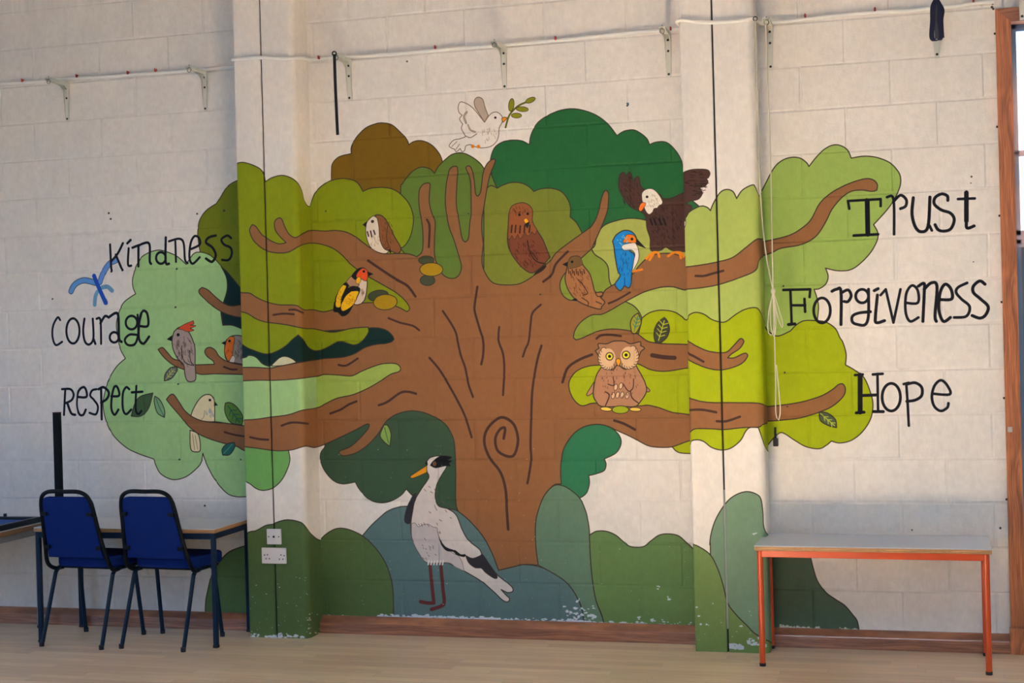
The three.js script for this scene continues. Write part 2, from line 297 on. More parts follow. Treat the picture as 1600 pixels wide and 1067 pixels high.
fill('M', C.fern, [[885, 693, 897, 677, 912, 667, 930, 663, 947, 665, 960, 672, 969, 683, 970, 695, 962, 708, 944, 717], [947, 725, 944, 735, 932, 740, 920, 743], [921, 755, 917, 769, 910, 776], [895, 780, 870, 770], [870, 700], [885, 693]]);
// the tree
const TREE = [[462, 371, 475, 364, 487, 360, 507, 361, 525, 360, 542, 363, 557, 371, 570, 381, 582, 389, 597, 396, 625, 396, 640, 397, 651, 401], [659, 394, 661, 379, 660, 354, 655, 322, 655, 299, 660, 289, 667, 286, 672, 288, 671, 302, 671, 317, 675, 334, 680, 347, 679, 374, 679, 399, 683, 412, 692, 429, 705, 435, 716, 431, 721, 417, 716, 397, 709, 374, 701, 352, 696, 319, 697, 292, 700, 274, 703, 264, 709, 260, 715, 263, 714, 287, 713, 317, 717, 344, 722, 372, 727, 378], [732, 372, 734, 349, 736, 334, 736, 307, 735, 282, 730, 268, 728, 262, 732, 259, 737, 264, 741, 282, 743, 302, 747, 306, 751, 299, 753, 284, 755, 269, 761, 256, 769, 249, 774, 250, 771, 260, 766, 272, 761, 294, 756, 324, 753, 342, 753, 362, 755, 382, 753, 402, 755, 419, 765, 437, 777, 444, 800, 445, 815, 442, 832, 432, 847, 418, 860, 407, 870, 394, 892, 377, 910, 364, 925, 352, 934, 334, 940, 309, 945, 298, 950, 300, 951, 310, 949, 329, 942, 349, 932, 372, 924, 389], [912, 400, 898, 412, 882, 428, 875, 443, 878, 459, 888, 468, 897, 469], [930, 470, 940, 464, 945, 454, 960, 444, 987, 429, 997, 417, 1010, 404, 1025, 397, 1050, 396, 1069, 401, 1100, 404], [1100, 684], [1076, 689, 1062, 694, 1050, 698, 1035, 699, 1015, 697, 1000, 690, 985, 682, 965, 673, 947, 665, 930, 663, 912, 667, 897, 677, 885, 693, 879, 708, 876, 733, 877, 756], [865, 758, 850, 775, 841, 798, 837, 818, 837, 837, 840, 862, 841, 883], [820, 882, 800, 886, 785, 890, 779, 891], [770, 867, 760, 847, 750, 832, 732, 812, 716, 799], [712, 783, 712, 733, 710, 693, 704, 675, 695, 662, 680, 652, 660, 644, 640, 642, 620, 647, 607, 655, 600, 663, 592, 676, 582, 688, 570, 699, 555, 708, 537, 712, 530, 708, 532, 704, 547, 698, 562, 685, 575, 670, 577, 663], [572, 663, 555, 672, 532, 683, 510, 693, 492, 699, 477, 697, 462, 700], [462, 371]];
fill('M', C.brown, TREE);
// gaps between the branches
fill('M', C.lime, [[462, 388, 477, 381, 492, 380, 507, 383, 522, 389, 535, 399, 547, 412, 560, 422, 577, 433, 600, 446, 620, 458, 635, 472, 640, 482, 636, 487], [625, 481, 617, 478], [587, 473, 560, 474, 540, 478, 520, 484, 505, 487, 490, 484, 475, 484, 462, 477], [462, 388]]);
fill('M', C.teal, [[570, 513, 583, 512, 595, 513, 607, 518, 615, 528, 611, 534, 600, 537], [587, 538, 570, 543, 555, 552, 540, 557, 525, 559, 507, 560, 495, 562, 462, 567], [462, 520], [570, 513]]);
fill('M', C.lime, [[462, 510, 475, 513, 492, 514, 520, 519, 550, 513, 575, 511], [576, 518, 571, 527, 562, 536, 553, 539, 545, 537, 535, 534, 527, 534], [507, 545, 492, 548, 482, 543, 475, 532, 466, 523, 462, 524], [462, 510]]);
fill('M', [158, 184, 86], [[462, 592, 495, 588, 507, 585, 530, 586, 550, 587, 565, 580, 585, 572, 600, 568, 617, 568, 625, 573, 624, 580, 610, 585, 590, 598, 572, 608, 550, 617, 527, 622, 510, 630, 496, 637, 472, 641, 462, 645], [462, 592]]);
fill('M', C.patch, [[1100, 452], [1072, 453, 1062, 451, 1050, 448, 1032, 449, 1007, 456, 985, 467, 972, 474, 955, 484, 940, 491, 925, 492, 910, 501, 900, 513, 896, 526, 900, 531], [910, 528, 925, 521, 940, 516, 960, 514, 985, 517, 997, 522, 1010, 532, 1020, 535, 1037, 537, 1072, 538, 1100, 540]]);
fill('M', C.paleR, [[1100, 452], [1072, 453, 1062, 451, 1050, 448, 1032, 449, 1007, 456, 985, 467, 977, 471], [989, 477, 997, 485, 1001, 492, 1003, 497], [1040, 510], [1100, 510]]);
fill('M', C.limeR, [[997, 522, 1001, 508, 1003, 497], [1014, 489, 1028, 485, 1042, 485, 1055, 488, 1066, 495, 1073, 500, 1100, 504], [1100, 540], [1072, 538, 1037, 537, 1020, 535, 1010, 532, 997, 522]]);
fill('M', C.limeR, [[1100, 574], [1074, 575, 1050, 579, 1032, 580, 1015, 577, 995, 568, 970, 566, 940, 570, 920, 572, 902, 579, 891, 592, 889, 605, 894, 620, 902, 630, 911, 634, 925, 630, 940, 630], [960, 634, 1000, 634, 1012, 633, 1030, 637, 1050, 644, 1072, 647, 1100, 652]]);
// foot of the tree
fill('M', C.slate, [[560, 990], [567, 836], [580, 821, 595, 807, 605, 799, 620, 793, 640, 791, 702, 795, 716, 799], [732, 812, 750, 832, 760, 847, 770, 867, 779, 891], [800, 886, 820, 882, 845, 886, 865, 896, 885, 910, 900, 930, 910, 955, 916, 990]]);
fill('M', C.bush, [[470, 850], [487, 835, 500, 844], [510, 834, 525, 826, 540, 826, 557, 832, 570, 840, 585, 854, 600, 875, 609, 897, 614, 922, 615, 960, 615, 1000], [470, 1000]]);
fill('M', C.sage, [[841, 883], [837, 850, 837, 818, 841, 798, 850, 775, 865, 759, 880, 759, 895, 768, 907, 780, 915, 798, 918, 810, 921, 830, 922, 862, 925, 900, 931, 937, 942, 967, 950, 1000], [914, 1000], [910, 955, 900, 930, 885, 910, 865, 896, 841, 883]]);
fill('M', C.bushR, [[921, 836], [932, 830, 947, 830, 962, 836, 975, 847, 986, 854, 1005, 854, 1017, 845, 1030, 836, 1045, 834, 1060, 837, 1072, 847, 1084, 858, 1100, 872], [1100, 1020], [950, 1020], [942, 967, 931, 937, 925, 900, 922, 862, 921, 836]]);
// bark marks
const BM = 0.0135;
[[746, 448, 742, 474, 742, 487, 749, 512, 755, 533, 755, 553, 752, 569], [692, 486, 704, 504, 712, 519, 715, 533, 720, 555, 727, 575, 732, 600, 739, 620], [780, 511, 779, 532, 786, 553, 788, 578, 786, 617], [671, 559, 687, 578, 705, 608, 722, 640, 730, 660, 737, 683], [845, 476, 832, 489, 829, 507, 826, 533, 821, 545, 817, 557], [846, 540, 839, 565, 832, 608, 830, 653, 829, 695, 830, 718, 826, 745, 824, 755], [925, 554, 905, 562, 887, 575, 879, 597], [960, 657, 975, 662, 992, 671], [932, 529, 939, 524, 953, 523, 970, 525], [951, 474, 965, 468, 984, 457], [849, 440, 862, 429, 869, 412, 887, 393], [575, 407, 600, 424, 620, 437, 637, 447, 649, 463], [667, 343, 671, 354, 670, 386], [607, 497, 625, 504, 645, 509, 655, 516], [529, 570, 541, 571, 559, 560], [516, 646, 532, 640, 545, 632, 557, 627], [592, 633, 605, 628, 625, 614, 637, 612, 650, 615]].forEach((r) => line('M', C.bark, BM * rr(0.75, 1.05), r));
line('M', C.bark, 0.022, [1019, 555, 1037, 558, 1054, 559]);
line('M', C.bark, 0.015, [787, 685, 789, 669, 781, 671, 774, 685, 777, 703, 790, 712, 802, 712, 808, 698, 809, 682, 802, 662, 785, 652, 770, 660, 759, 675, 757, 693, 765, 715, 782, 738, 790, 765, 792, 798, 794, 827]);
// acorns and leaves
oval('M', [70, 76, 50], 666, 406.5, 12, 6.5); oval('M', [70, 78, 56], 668, 438, 11.5, 8); oval('M', [176, 140, 16], 674, 421, 18, 10.5);
oval('M', [66, 72, 48], 591, 462, 16, 8.5, -0.15); oval('M', [172, 138, 16], 602, 472, 18.5, 12, -0.06);
fill('M', [138, 172, 84], [[600, 664, 606, 665, 611, 678, 609, 697], [600, 690, 594, 680, 600, 664]]); line('M', [80, 110, 50], 0.005, [601, 668, 607, 692]);
fill('M', [166, 158, 38], [[997, 489, 989, 495, 985, 505, 987, 520], [993, 521, 999, 512, 1002, 502, 997, 489]]); leafVeins('M', [56, 130, 110], 991, 517, 997, 494, 5);
fill('M', [64, 70, 54], [[1038, 496, 1028, 504, 1022, 518, 1024, 534, 1032, 536], [1042, 527, 1046, 514, 1043, 502, 1038, 496]]); leafVeins('M', [184, 190, 40], 1029, 532, 1038, 501, 7, 4);

// ---- birds of the middle stretch
fill('M', [186, 166, 148], [[763, 181, 758, 168, 754, 155, 746, 152, 741, 158, 742, 167], [757, 191], [763, 181]], 0.004, [110, 94, 80]);
const DOVE = [112, 94, 78];
fill('M', [234, 227, 219], [[727, 214, 718, 217, 709, 219, 702, 227, 705, 231, 710, 233], [713, 237, 719, 232], [722, 237, 726, 235, 728, 228, 735, 226, 742, 229, 752, 231, 766, 229, 775, 222, 779, 212, 780, 200, 785, 190, 785, 183, 780, 177, 774, 175, 768, 177, 763, 182], [757, 191], [750, 182, 737, 167, 721, 159, 716, 166, 717, 175, 722, 180], [718, 186, 723, 194], [721, 201, 727, 212], [727, 214]], 0.004, DOVE);
line('M', DOVE, 0.004, [727, 212, 735, 215, 745, 209]); line('M', [170, 152, 134], 0.012, [729, 175, 725, 182, 728, 192]); line('M', [170, 152, 134], 0.01, [731, 195, 735, 203, 742, 206]); line('M', DOVE, 0.003, [706, 229, 714, 221]); line('M', DOVE, 0.003, [712, 234, 718, 225]);
hatch('M', [186, 166, 148], 762, 208, 14, 12, 20, 4, 1.3); dot('M', C.black, 774, 183.8, 1.8);
fill('M', [240, 146, 22], [[784, 185, 788, 183, 793, 184], [786, 191, 784, 185]], 0.003); dot('M', [236, 138, 24], 738.6, 228.7, 2.6); dot('M', [236, 138, 24], 747.6, 229, 2.8);
line('M', [98, 100, 22], 0.010, [790, 199, 796, 180, 809, 166, 824, 159]);
oval('M', [138, 142, 18], 799, 164, 4.2, 10, 0.12, 0.003); oval('M', [138, 142, 18], 829, 156.5, 8, 3.8, -0.4, 0.003); oval('M', [138, 142, 18], 816, 170.5, 9.5, 3.8, 0.08, 0.003); oval('M', [138, 142, 18], 807, 180.5, 8, 3.8, 0.02, 0.003);
// sparrow with pale breast
fill('M', [138, 86, 46], [[586, 336, 594, 336, 601, 341, 608, 352, 616, 369, 625, 384, 626, 392, 621, 396, 613, 393, 607, 391], [600, 388, 594, 375, 591, 350, 586, 336]]);
fill('M', [232, 216, 194], [[583, 337, 576, 343, 572, 352, 572, 366, 576, 381, 583, 390, 594, 395, 603, 396, 608, 392], [601, 389, 596, 381, 593, 369, 592, 354, 589, 341, 583, 337]], 0.004);
line('M', C.bark, 0.004, [606, 352, 604, 370, 607, 385, 602, 388]); hatch('M', [104, 62, 34], 605, 365, 9, 22, 30, 4, 1.1); hatch('M', [196, 172, 140], 585, 375, 8, 16, 24, 3, 1.3);
line('M', C.bark, 0.008, [574, 362, 576, 369]); line('M', C.bark, 0.008, [579, 361, 581, 370]); line('M', C.bark, 0.008, [584, 360, 586, 366]);
fill('M', C.black, [[573, 346, 567, 351], [572, 355], [573, 346]], 0.002); dot('M', [60, 30, 18], 582, 346, 2.4); line('M', C.black, 0.009, [609, 390, 610, 394]);
// goldfinch
fill('M', [224, 202, 184], [[562, 436, 573, 437, 573, 453, 570, 467, 563, 475, 552, 474, 548, 455, 552, 440, 562, 436]]); hatch('M', [130, 92, 72], 567, 455, 4, 5, 8, 4, 1.4);
fill('M', [184, 136, 104], [[541, 440, 550, 431, 557, 436, 561, 446, 549, 449, 541, 440]], 0.003);
fill('M', C.black, [[540, 441, 535, 446, 525, 463, 521, 485, 528, 488, 535, 494, 544, 490, 552, 477, 562, 456, 561, 449, 551, 447, 544, 450, 545, 446, 540, 441]], 0.002);
fill('M', [240, 188, 20], [[536, 445, 541, 447, 538, 455, 533, 467, 532, 479, 525, 479, 525, 467, 530, 453, 536, 445]], 0.002); fill('M', [240, 188, 20], [[549, 455, 560, 455, 558, 463, 551, 477, 536, 486, 533, 477, 540, 463, 549, 455]], 0.002);
hatch('M', [190, 130, 10], 546, 468, 8, 10, 22, 2, 0.9); hatch('M', [190, 130, 10], 530, 464, 3, 10, 10, 2, 0.9);
fill('M', C.black, [[549, 432, 552, 427, 559, 420, 567, 418, 572, 421], [562, 428, 556, 437, 549, 432]], 0.002);
fill('M', [236, 84, 30], [[561, 423, 567, 419, 574, 423, 575, 431, 572, 439, 565, 436, 557, 433, 558, 427, 561, 423]], 0.003); oval('M', [240, 186, 30], 560, 438, 3.6, 5.6, 0.3, 0.002);
fill('M', C.black, [[574, 424, 583, 428], [575, 432], [574, 424]], 0.002); dot('M', C.black, 568.5, 424, 2);
// brown hawk
fill('M', [122, 66, 44], [[795, 334, 799, 323, 808, 318, 819, 317, 828, 322, 832, 330, 832, 346, 840, 361, 849, 376, 859, 402], [848, 415, 833, 426, 821, 422, 807, 408, 797, 392, 793, 376, 794, 353, 795, 334]]);
fill('M', [150, 86, 48], [[795, 334, 799, 323, 808, 318, 819, 317, 828, 322, 832, 330, 832, 346, 839, 359], [836, 366, 831, 362], [825, 369, 820, 363], [813, 373, 809, 366], [804, 374, 800, 368], [794, 374, 794, 353, 795, 334]], 0.003);
hatch('M', [84, 40, 30], 822, 395, 18, 26, 60, 5, 1.15); hatch('M', [100, 52, 30], 812, 328, 12, 7, 22, 4, 1.4); for (const [x, y] of [[800, 352], [806, 352], [813, 353], [820, 352], [828, 352]]) line('M', [58, 30, 24], 0.008, [x, y, x - 1, y + 11]);
line('M', [48, 24, 20], 0.006, [824, 376, 828, 394, 838, 408, 852, 412]); line('M', [48, 24, 20], 0.005, [829, 392, 840, 406]);
fill('M', [240, 176, 24], [[818, 344, 822, 341, 826, 346, 822, 350, 818, 344]], 0.002); fill('M', C.black, [[820, 350, 827, 347, 824, 356, 820, 350]], 0.002); dot('M', C.black, 811.7, 335.6, 2); dot('M', C.black, 824.5, 334, 2);
fill('M', [40, 30, 24], [[833, 431, 839, 423, 851, 414, 853, 417, 846, 424, 833, 431]], 0.002);
// brown bird below it
fill('M', [168, 112, 70], [[888, 409, 892, 402, 901, 400, 907, 403, 911, 414, 921, 427, 926, 442, 930, 456, 940, 456, 942, 461], [938, 464, 945, 472, 940, 479], [937, 483, 919, 478, 901, 469, 889, 455, 883, 437, 885, 423, 888, 409]]);
fill('M', [118, 88, 48], [[888, 409, 892, 402, 901, 400, 907, 403, 910, 413, 899, 418, 887, 419, 888, 409]], 0.002);
hatch('M', [112, 66, 40], 904, 440, 16, 24, 50, 3.5, 1.2); for (let i = 0; i < 9; i++) line('M', [84, 48, 30], 0.006, [888 + i * 3, 421 + (i % 2) * 3, 889 + i * 3, 427 + (i % 2) * 3]);
line('M', [74, 44, 28], 0.005, [904, 437, 912, 447, 918, 458, 912, 461]); line('M', [74, 44, 28], 0.005, [909, 465, 919, 472, 918, 478]); line('M', [74, 44, 28], 0.005, [930, 457, 934, 463, 941, 462]); line('M', [74, 44, 28], 0.005, [931, 471, 940, 475]);
fill('M', C.black, [[887, 409, 879, 413], [887, 417], [887, 409]], 0.002); dot('M', C.black, 894, 409, 2); fill('M', C.black, [[893, 469, 899, 466, 902, 470, 893, 469]], 0.002);
// kingfisher
fill('M', [20, 134, 214], [[957, 377, 963, 367, 975, 360, 987, 362, 994, 371, 994, 381, 984, 391, 990, 396, 992, 405, 988, 424], [987, 430, 986, 444, 982, 450, 976, 446], [969, 454, 961, 445, 966, 436, 969, 430, 965, 422, 961, 400, 959, 384, 957, 377]]);
fill('M', [238, 230, 222], [[974, 382, 984, 380, 993, 380, 998, 393, 997, 408, 987, 426], [990, 408, 992, 397, 987, 391, 975, 391, 971, 386, 974, 382]], 0.003);
fill('M', [240, 128, 24], [[974, 376, 979, 367, 989, 367, 994, 373, 994, 379, 983, 379, 974, 379, 974, 376]], 0.002); fill('M', C.black, [[994, 372, 1009, 388], [994, 382], [994, 372]], 0.002); dot('M', C.black, 987.5, 373.5, 2.2);
hatch('M', [10, 84, 160], 975, 412, 11, 18, 34, 4, 1.6); hatch('M', [120, 200, 240], 972, 375, 9, 8, 16, 1.5, 1, 0.004); line('M', [8, 70, 140], 0.005, [976, 446, 976, 434]); line('M', [232, 130, 26], 0.012, [989, 424, 1003, 421]);
// eagle, wings across the edge of the pillar
const EAGLE = [78, 50, 44];
fill('M', EAGLE, [[967, 281, 969, 272, 975, 269, 978, 275], [983, 269, 987, 273, 989, 284], [995, 276, 999, 279, 1001, 290, 1008, 297], [1030, 303, 1036, 310, 1050, 309, 1068, 301, 1100, 290], [1100, 393], [1069, 393, 1050, 391, 1040, 386, 1032, 391, 1017, 391, 1016, 373, 1011, 357, 1009, 340, 1003, 332, 987, 324, 975, 310, 967, 294, 967, 281]]);
hatch('M', [48, 28, 26], 1040, 352, 24, 32, 90, 4, 1.3); hatch('M', [48, 28, 26], 984, 298, 14, 24, 40, 5, 1.1); for (const x of [1016, 1022, 1030, 1037]) line('M', [24, 18, 20], 0.009, [x, 342, x + 3, 351]);
fill('M', [236, 228, 214], [[1003, 312, 1003, 302, 1009, 296, 1019, 295, 1028, 302, 1035, 314, 1034, 319], [1030, 321, 1027, 325], [1022, 326, 1020, 331], [1014, 335, 1008, 328, 1003, 312]], 0.003); hatch('M', [190, 178, 160], 1020, 312, 10, 10, 24, 3, 1.2);
fill('M', [236, 116, 32], [[1004, 316, 1009, 318, 1005, 326, 1001, 330, 998, 327, 1000, 320, 1004, 316]], 0.002); dot('M', C.black, 1011, 307.5, 2);
for (const [x0, y0, x1, y1] of [[1022, 394, 1010, 404], [1023, 394, 1015, 406], [1025, 394, 1030, 401], [1058, 394, 1044, 400], [1060, 394, 1068, 401], [1058, 394, 1064, 403]]) line('M', [238, 140, 24], 0.013, [x0, y0, (x0 + x1) / 2 + 1, (y0 + y1) / 2 - 2, x1, y1]);
// owl
fill('M', [182, 130, 98], [[928, 597, 917, 615, 920, 618, 930, 611], [932, 600], [928, 597]], 0.004); fill('M', [176, 122, 104], [[1007, 601, 1015, 609, 1014, 612, 1008, 612], [1007, 601]], 0.004);
fill('M', [182, 130, 98], [[940, 573, 932, 586, 928, 602, 927, 618, 932, 628, 941, 635, 971, 635, 992, 635, 1001, 627, 1010, 612, 1008, 598, 1001, 584, 992, 568]]);
fill('M', [172, 122, 88], [[930, 548, 936, 544], [935, 537, 948, 537, 959, 533, 975, 533, 985, 537, 1000, 534, 1001, 540], [1007, 544, 1001, 550, 994, 566, 978, 577, 965, 570, 957, 578, 941, 571, 936, 557, 930, 548]]);
for (const [cx, cy, rx, ry, s] of [[950, 559, 13.5, 17, 1], [982, 557, 14.5, 18, -1]]) { for (let i = 0; i < 11; i++) { const a = (s > 0 ? 0.35 : 0.65) * Math.PI + s * (i / 10) * Math.PI * 0.95; oval('M', [224, 186, 146], cx + rx * 0.82 * Math.cos(a), cy + ry * 0.86 * Math.sin(a), 4.4, 4.4, 0, 0.003); } oval('M', [224, 186, 146], cx, cy, rx * 0.86, ry * 0.86, 0, 0); }
oval('M', [240, 226, 60], 952.5, 556.7, 5.6, 5.8, 0, 0.005); oval('M', [240, 226, 60], 978.3, 554.6, 6, 6, 0, 0.005); dot('M', C.black, 952.5, 556.7, 2.4); dot('M', C.black, 978.3, 554.6, 2.5);
fill('M', [240, 168, 24], [[962, 563, 966, 560, 970, 564, 966, 572, 962, 563]], 0.003);
line('M', [70, 42, 40], 0.005, [958, 589, 959, 602, 950, 600]); line('M', [70, 42, 40], 0.005, [974, 600, 982, 611, 989, 606, 990, 592]); line('M', [70, 42, 40], 0.006, [946, 634, 952, 618, 946, 612]); line('M', [70, 42, 40], 0.006, [985, 612, 988, 622, 998, 630]);
for (const [x, y] of [[962, 605], [970, 603], [958, 618], [965, 617], [972, 617], [980, 618]]) oval('M', [226, 188, 152], x, y, 2.8, 5, 0.2, 0.003); hatch('M', [104, 66, 54], 968, 598, 30, 24, 46, 2.4, 1.5);
oval('M', [160, 180, 20], 969.4, 640, 13, 6, 0, 0.004); oval('M', [236, 206, 84], 947, 639, 9, 3.2, 0.1, 0.004); oval('M', [236, 206, 84], 992.6, 639.5, 9, 3.2, 0.05, 0.004);
// stork
line('M', [104, 46, 42], 0.020, [672, 884, 675, 915, 678, 942], [668, 942, 657, 940]); line('M', [104, 46, 42], 0.020, [689, 885, 692, 919, 694, 941, 689, 947, 674, 952]);
const WING = [214, 205, 200];
fill('M', WING, [[666, 722, 672, 715, 686, 712, 700, 715, 698, 729, 691, 741, 683, 756, 680, 775, 685, 790, 700, 795, 713, 805, 722, 827, 732, 844, 749, 858, 754, 868, 766, 884, 776, 897, 788, 907, 800, 917, 801, 924, 793, 926], [783, 921], [790, 929, 796, 935, 794, 940, 786, 938, 771, 924, 752, 908, 725, 892, 700, 879], [668, 879, 654, 863, 644, 841, 642, 819, 645, 797, 649, 780, 659, 763, 670, 746, 667, 736, 666, 722]]);
fill('M', [196, 188, 188], [[643, 818, 648, 817, 654, 823, 660, 820, 669, 819, 676, 823, 683, 825, 684, 832, 690, 847, 703, 861, 716, 868], [722, 878, 725, 892], [712, 886, 700, 879, 668, 879, 654, 863, 644, 841, 643, 818]], 0.003, [120, 108, 104]);
fill('M', C.black, [[684, 830, 687, 842, 696, 854, 708, 859, 712, 860, 720, 866, 727, 866, 725, 870, 714, 867, 708, 862, 697, 860, 688, 848, 684, 830]], 0.001);
fill('M', [46, 44, 48], [[727, 867, 738, 872, 750, 868, 754, 866, 766, 883, 777, 900, 773, 904, 759, 895, 752, 888, 742, 887, 732, 879, 727, 867]], 0.002);
fill('M', C.black, [[672, 727, 678, 719, 690, 712, 706, 714, 700, 719, 706, 720, 702, 724, 704, 728, 695, 728, 681, 731, 672, 727]], 0.002); oval('M', [120, 76, 48], 679, 724.5, 3.2, 3.8, 0, 0.001);
fill('M', [232, 152, 26], [[667, 727, 667, 738], [645, 747, 641, 744], [667, 727]], 0.003); fill('M', C.black, [[664, 724, 667, 720, 668, 727, 664, 724]], 0.001);
fill('M', [48, 46, 52], [[651, 770, 645, 774, 635, 795, 632, 814, 640, 818, 643, 806, 646, 790, 651, 770]], 0.002);
hatch('M', [96, 84, 80], 678, 800, 26, 50, 26, 4, 0.9); hatch('M', [96, 84, 80], 668, 862, 16, 14, 12, 3, 0.9); for (let i = 0; i < 6; i++) line('M', [226, 218, 214], 0.008, [670 + i * 4.5, 876, 669 + i * 4.5, 882]);

// ---- right pillar
fill('B', C.deep, [[1050, 320], [1072, 316, 1080, 313, 1092, 322], [1092, 345], [1050, 345]]);
fill('B', C.paleR, [[1050, 362], [1069, 353, 1071, 339, 1080, 329, 1095, 322, 1105, 324, 1110, 329], [1115, 317, 1125, 301, 1135, 296, 1145, 299, 1151, 310], [1160, 297, 1175, 289, 1180, 292, 1186, 307], [1192, 300, 1230, 270], [1230, 530], [1050, 530]]);
fill('B', EAGLE, [[1050, 274, 1068, 269, 1082, 265, 1103, 265, 1109, 270, 1107, 277, 1103, 279], [1106, 284, 1101, 291, 1093, 293], [1097, 302, 1091, 311, 1078, 314, 1072, 318], [1081, 323, 1076, 332, 1069, 342, 1050, 352], [1050, 274]]); hatch('B', [44, 26, 24], 1085, 287, 16, 20, 50, 6, 0.1);
fill('B', C.limeR, [[1050, 505], [1072, 499, 1077, 492, 1087, 488, 1100, 491, 1112, 499, 1125, 503, 1135, 502, 1150, 491, 1165, 483, 1182, 481, 1190, 492, 1197, 512], [1230, 525], [1230, 720], [1200, 705], [1195, 697, 1190, 682, 1185, 668], [1172, 668, 1165, 674, 1157, 688, 1142, 700, 1127, 703, 1112, 699, 1100, 690, 1090, 687, 1080, 689, 1076, 694], [1050, 712]]);
fill('B', C.brown, [[1050, 418, 1071, 417, 1095, 414, 1122, 409, 1145, 402, 1165, 387, 1182, 374, 1192, 373, 1230, 366], [1230, 390], [1190, 402, 1181, 422, 1155, 434, 1125, 444, 1100, 449, 1071, 452, 1050, 453]]);
line('B', C.bark, 0.012, [1087, 431, 1100, 431, 1115, 427, 1130, 423]);
fill('B', C.brown, [[1050, 528], [1074, 533, 1087, 540, 1105, 548, 1125, 551, 1137, 549, 1148, 538, 1157, 529, 1162, 532, 1161, 537, 1155, 545, 1143, 553, 1137, 559], [1147, 559, 1160, 553, 1166, 552, 1168, 557, 1160, 567, 1145, 574, 1125, 578, 1105, 575, 1087, 568, 1074, 562, 1050, 555]]);
line('B', C.bark, 0.012, [1072, 551, 1085, 557, 1099, 565]);
fill('B', C.brown, [[1050, 618], [1076, 622, 1095, 627, 1115, 629, 1150, 629, 1185, 630, 1200, 635, 1230, 640], [1230, 655], [1195, 662, 1186, 667, 1162, 668, 1132, 671, 1112, 670, 1087, 670, 1076, 675, 1050, 680]]);
line('B', C.bark, 0.012, [1074, 641, 1095, 640, 1119, 644]); line('B', C.bark, 0.012, [1120, 658, 1135, 658, 1156, 651]);
fill('B', C.sageB, [[1109, 1060], [1110, 867, 1109, 850, 1112, 830, 1120, 808, 1135, 785, 1150, 773, 1167, 768, 1182, 772, 1189, 780, 1192, 800, 1194, 825, 1205, 838, 1240, 842], [1240, 1060]]);
fill('B', [116, 142, 80], [[1050, 842], [1080, 850, 1092, 854, 1110, 867, 1122, 890, 1130, 915, 1137, 942, 1150, 960, 1167, 977, 1186, 994, 1240, 1020], [1240, 1070], [1050, 1070]]);

// ---- right stretch
fill('R', C.paleR2, [[1150, 345], [1185, 306, 1207, 266, 1220, 252, 1235, 246, 1250, 247, 1260, 254, 1264, 260], [1275, 246, 1287, 234, 1300, 227, 1312, 227, 1324, 234, 1330, 247], [1350, 244, 1370, 246, 1390, 254, 1402, 266, 1407, 277, 1406, 292, 1397, 312, 1385, 329, 1365, 351], [1371, 362, 1371, 374, 1362, 392, 1347, 409, 1330, 421, 1310, 423, 1290, 419], [1294, 432, 1290, 444, 1280, 451, 1272, 452], [1276, 464, 1279, 479, 1277, 500], [1277, 540], [1150, 540]]);
fill('R', C.limeR, [[1150, 490], [1185, 498, 1200, 517, 1215, 525, 1235, 517], [1245, 507, 1257, 501, 1275, 501, 1290, 503, 1305, 513, 1312, 527, 1317, 535, 1322, 553, 1321, 570], [1335, 578, 1350, 590, 1360, 613, 1364, 633, 1360, 655, 1347, 675, 1330, 688, 1312, 692, 1299, 689], [1292, 695, 1280, 701, 1260, 698, 1242, 688, 1227, 678, 1219, 676, 1210, 683, 1199, 696], [1150, 700]]);
fill('R', C.brown, [[1150, 386, 1200, 376, 1232, 368, 1252, 357, 1267, 343, 1280, 319, 1295, 304, 1315, 292, 1337, 283, 1355, 279, 1366, 282, 1371, 289, 1370, 297], [1362, 299, 1347, 297, 1330, 299, 1315, 309, 1300, 327, 1290, 347, 1275, 369, 1252, 382, 1220, 388, 1200, 397, 1150, 410]]);
fill('R', C.brown, [[1150, 640, 1200, 635, 1220, 633, 1252, 628, 1282, 619, 1300, 609, 1310, 601, 1317, 600, 1321, 608, 1317, 620, 1300, 635, 1277, 645, 1250, 653, 1225, 656, 1200, 658, 1150, 660]]);
fill('R', [78, 94, 66], [[1280, 644, 1292, 645, 1305, 655, 1307, 668], [1295, 665, 1282, 657, 1280, 644]]); leafVeins('R', [176, 190, 60], 1282, 646, 1304, 665, 4);
fill('R', [80, 102, 82], [[1150, 862], [1198, 856], [1240, 850, 1258, 856, 1266, 870, 1270, 885, 1277, 907, 1290, 925, 1305, 936, 1320, 946, 1332, 960, 1340, 972, 1344, 1000], [1150, 1020]]);
word('R', [[[1327, 326, 1325, 314], [1376, 311], [1376, 322]], [1354, 312, 1356, 367], [1334, 368, 1372, 366], [1386, 308, 1396, 311, 1397, 366], [1396, 315, 1407, 305, 1416, 312, 1415, 322, 1407, 326], [1427, 309, 1425, 334, 1430, 354, 1439, 362, 1450, 354, 1453, 308], [1452, 352, 1456, 360], [1481, 313, 1480, 306, 1471, 303, 1461, 309, 1460, 319, 1471, 328, 1485, 333, 1491, 343, 1486, 357, 1476, 361, 1466, 359, 1461, 351], [1510, 300, 1510, 342, 1511, 356, 1522, 353], [1497, 311, 1523, 310]]);
line('R', C.letter, 0.024, [1355, 314, 1356, 366]); line('R', C.letter, 0.022, [1510, 301, 1510, 345]);
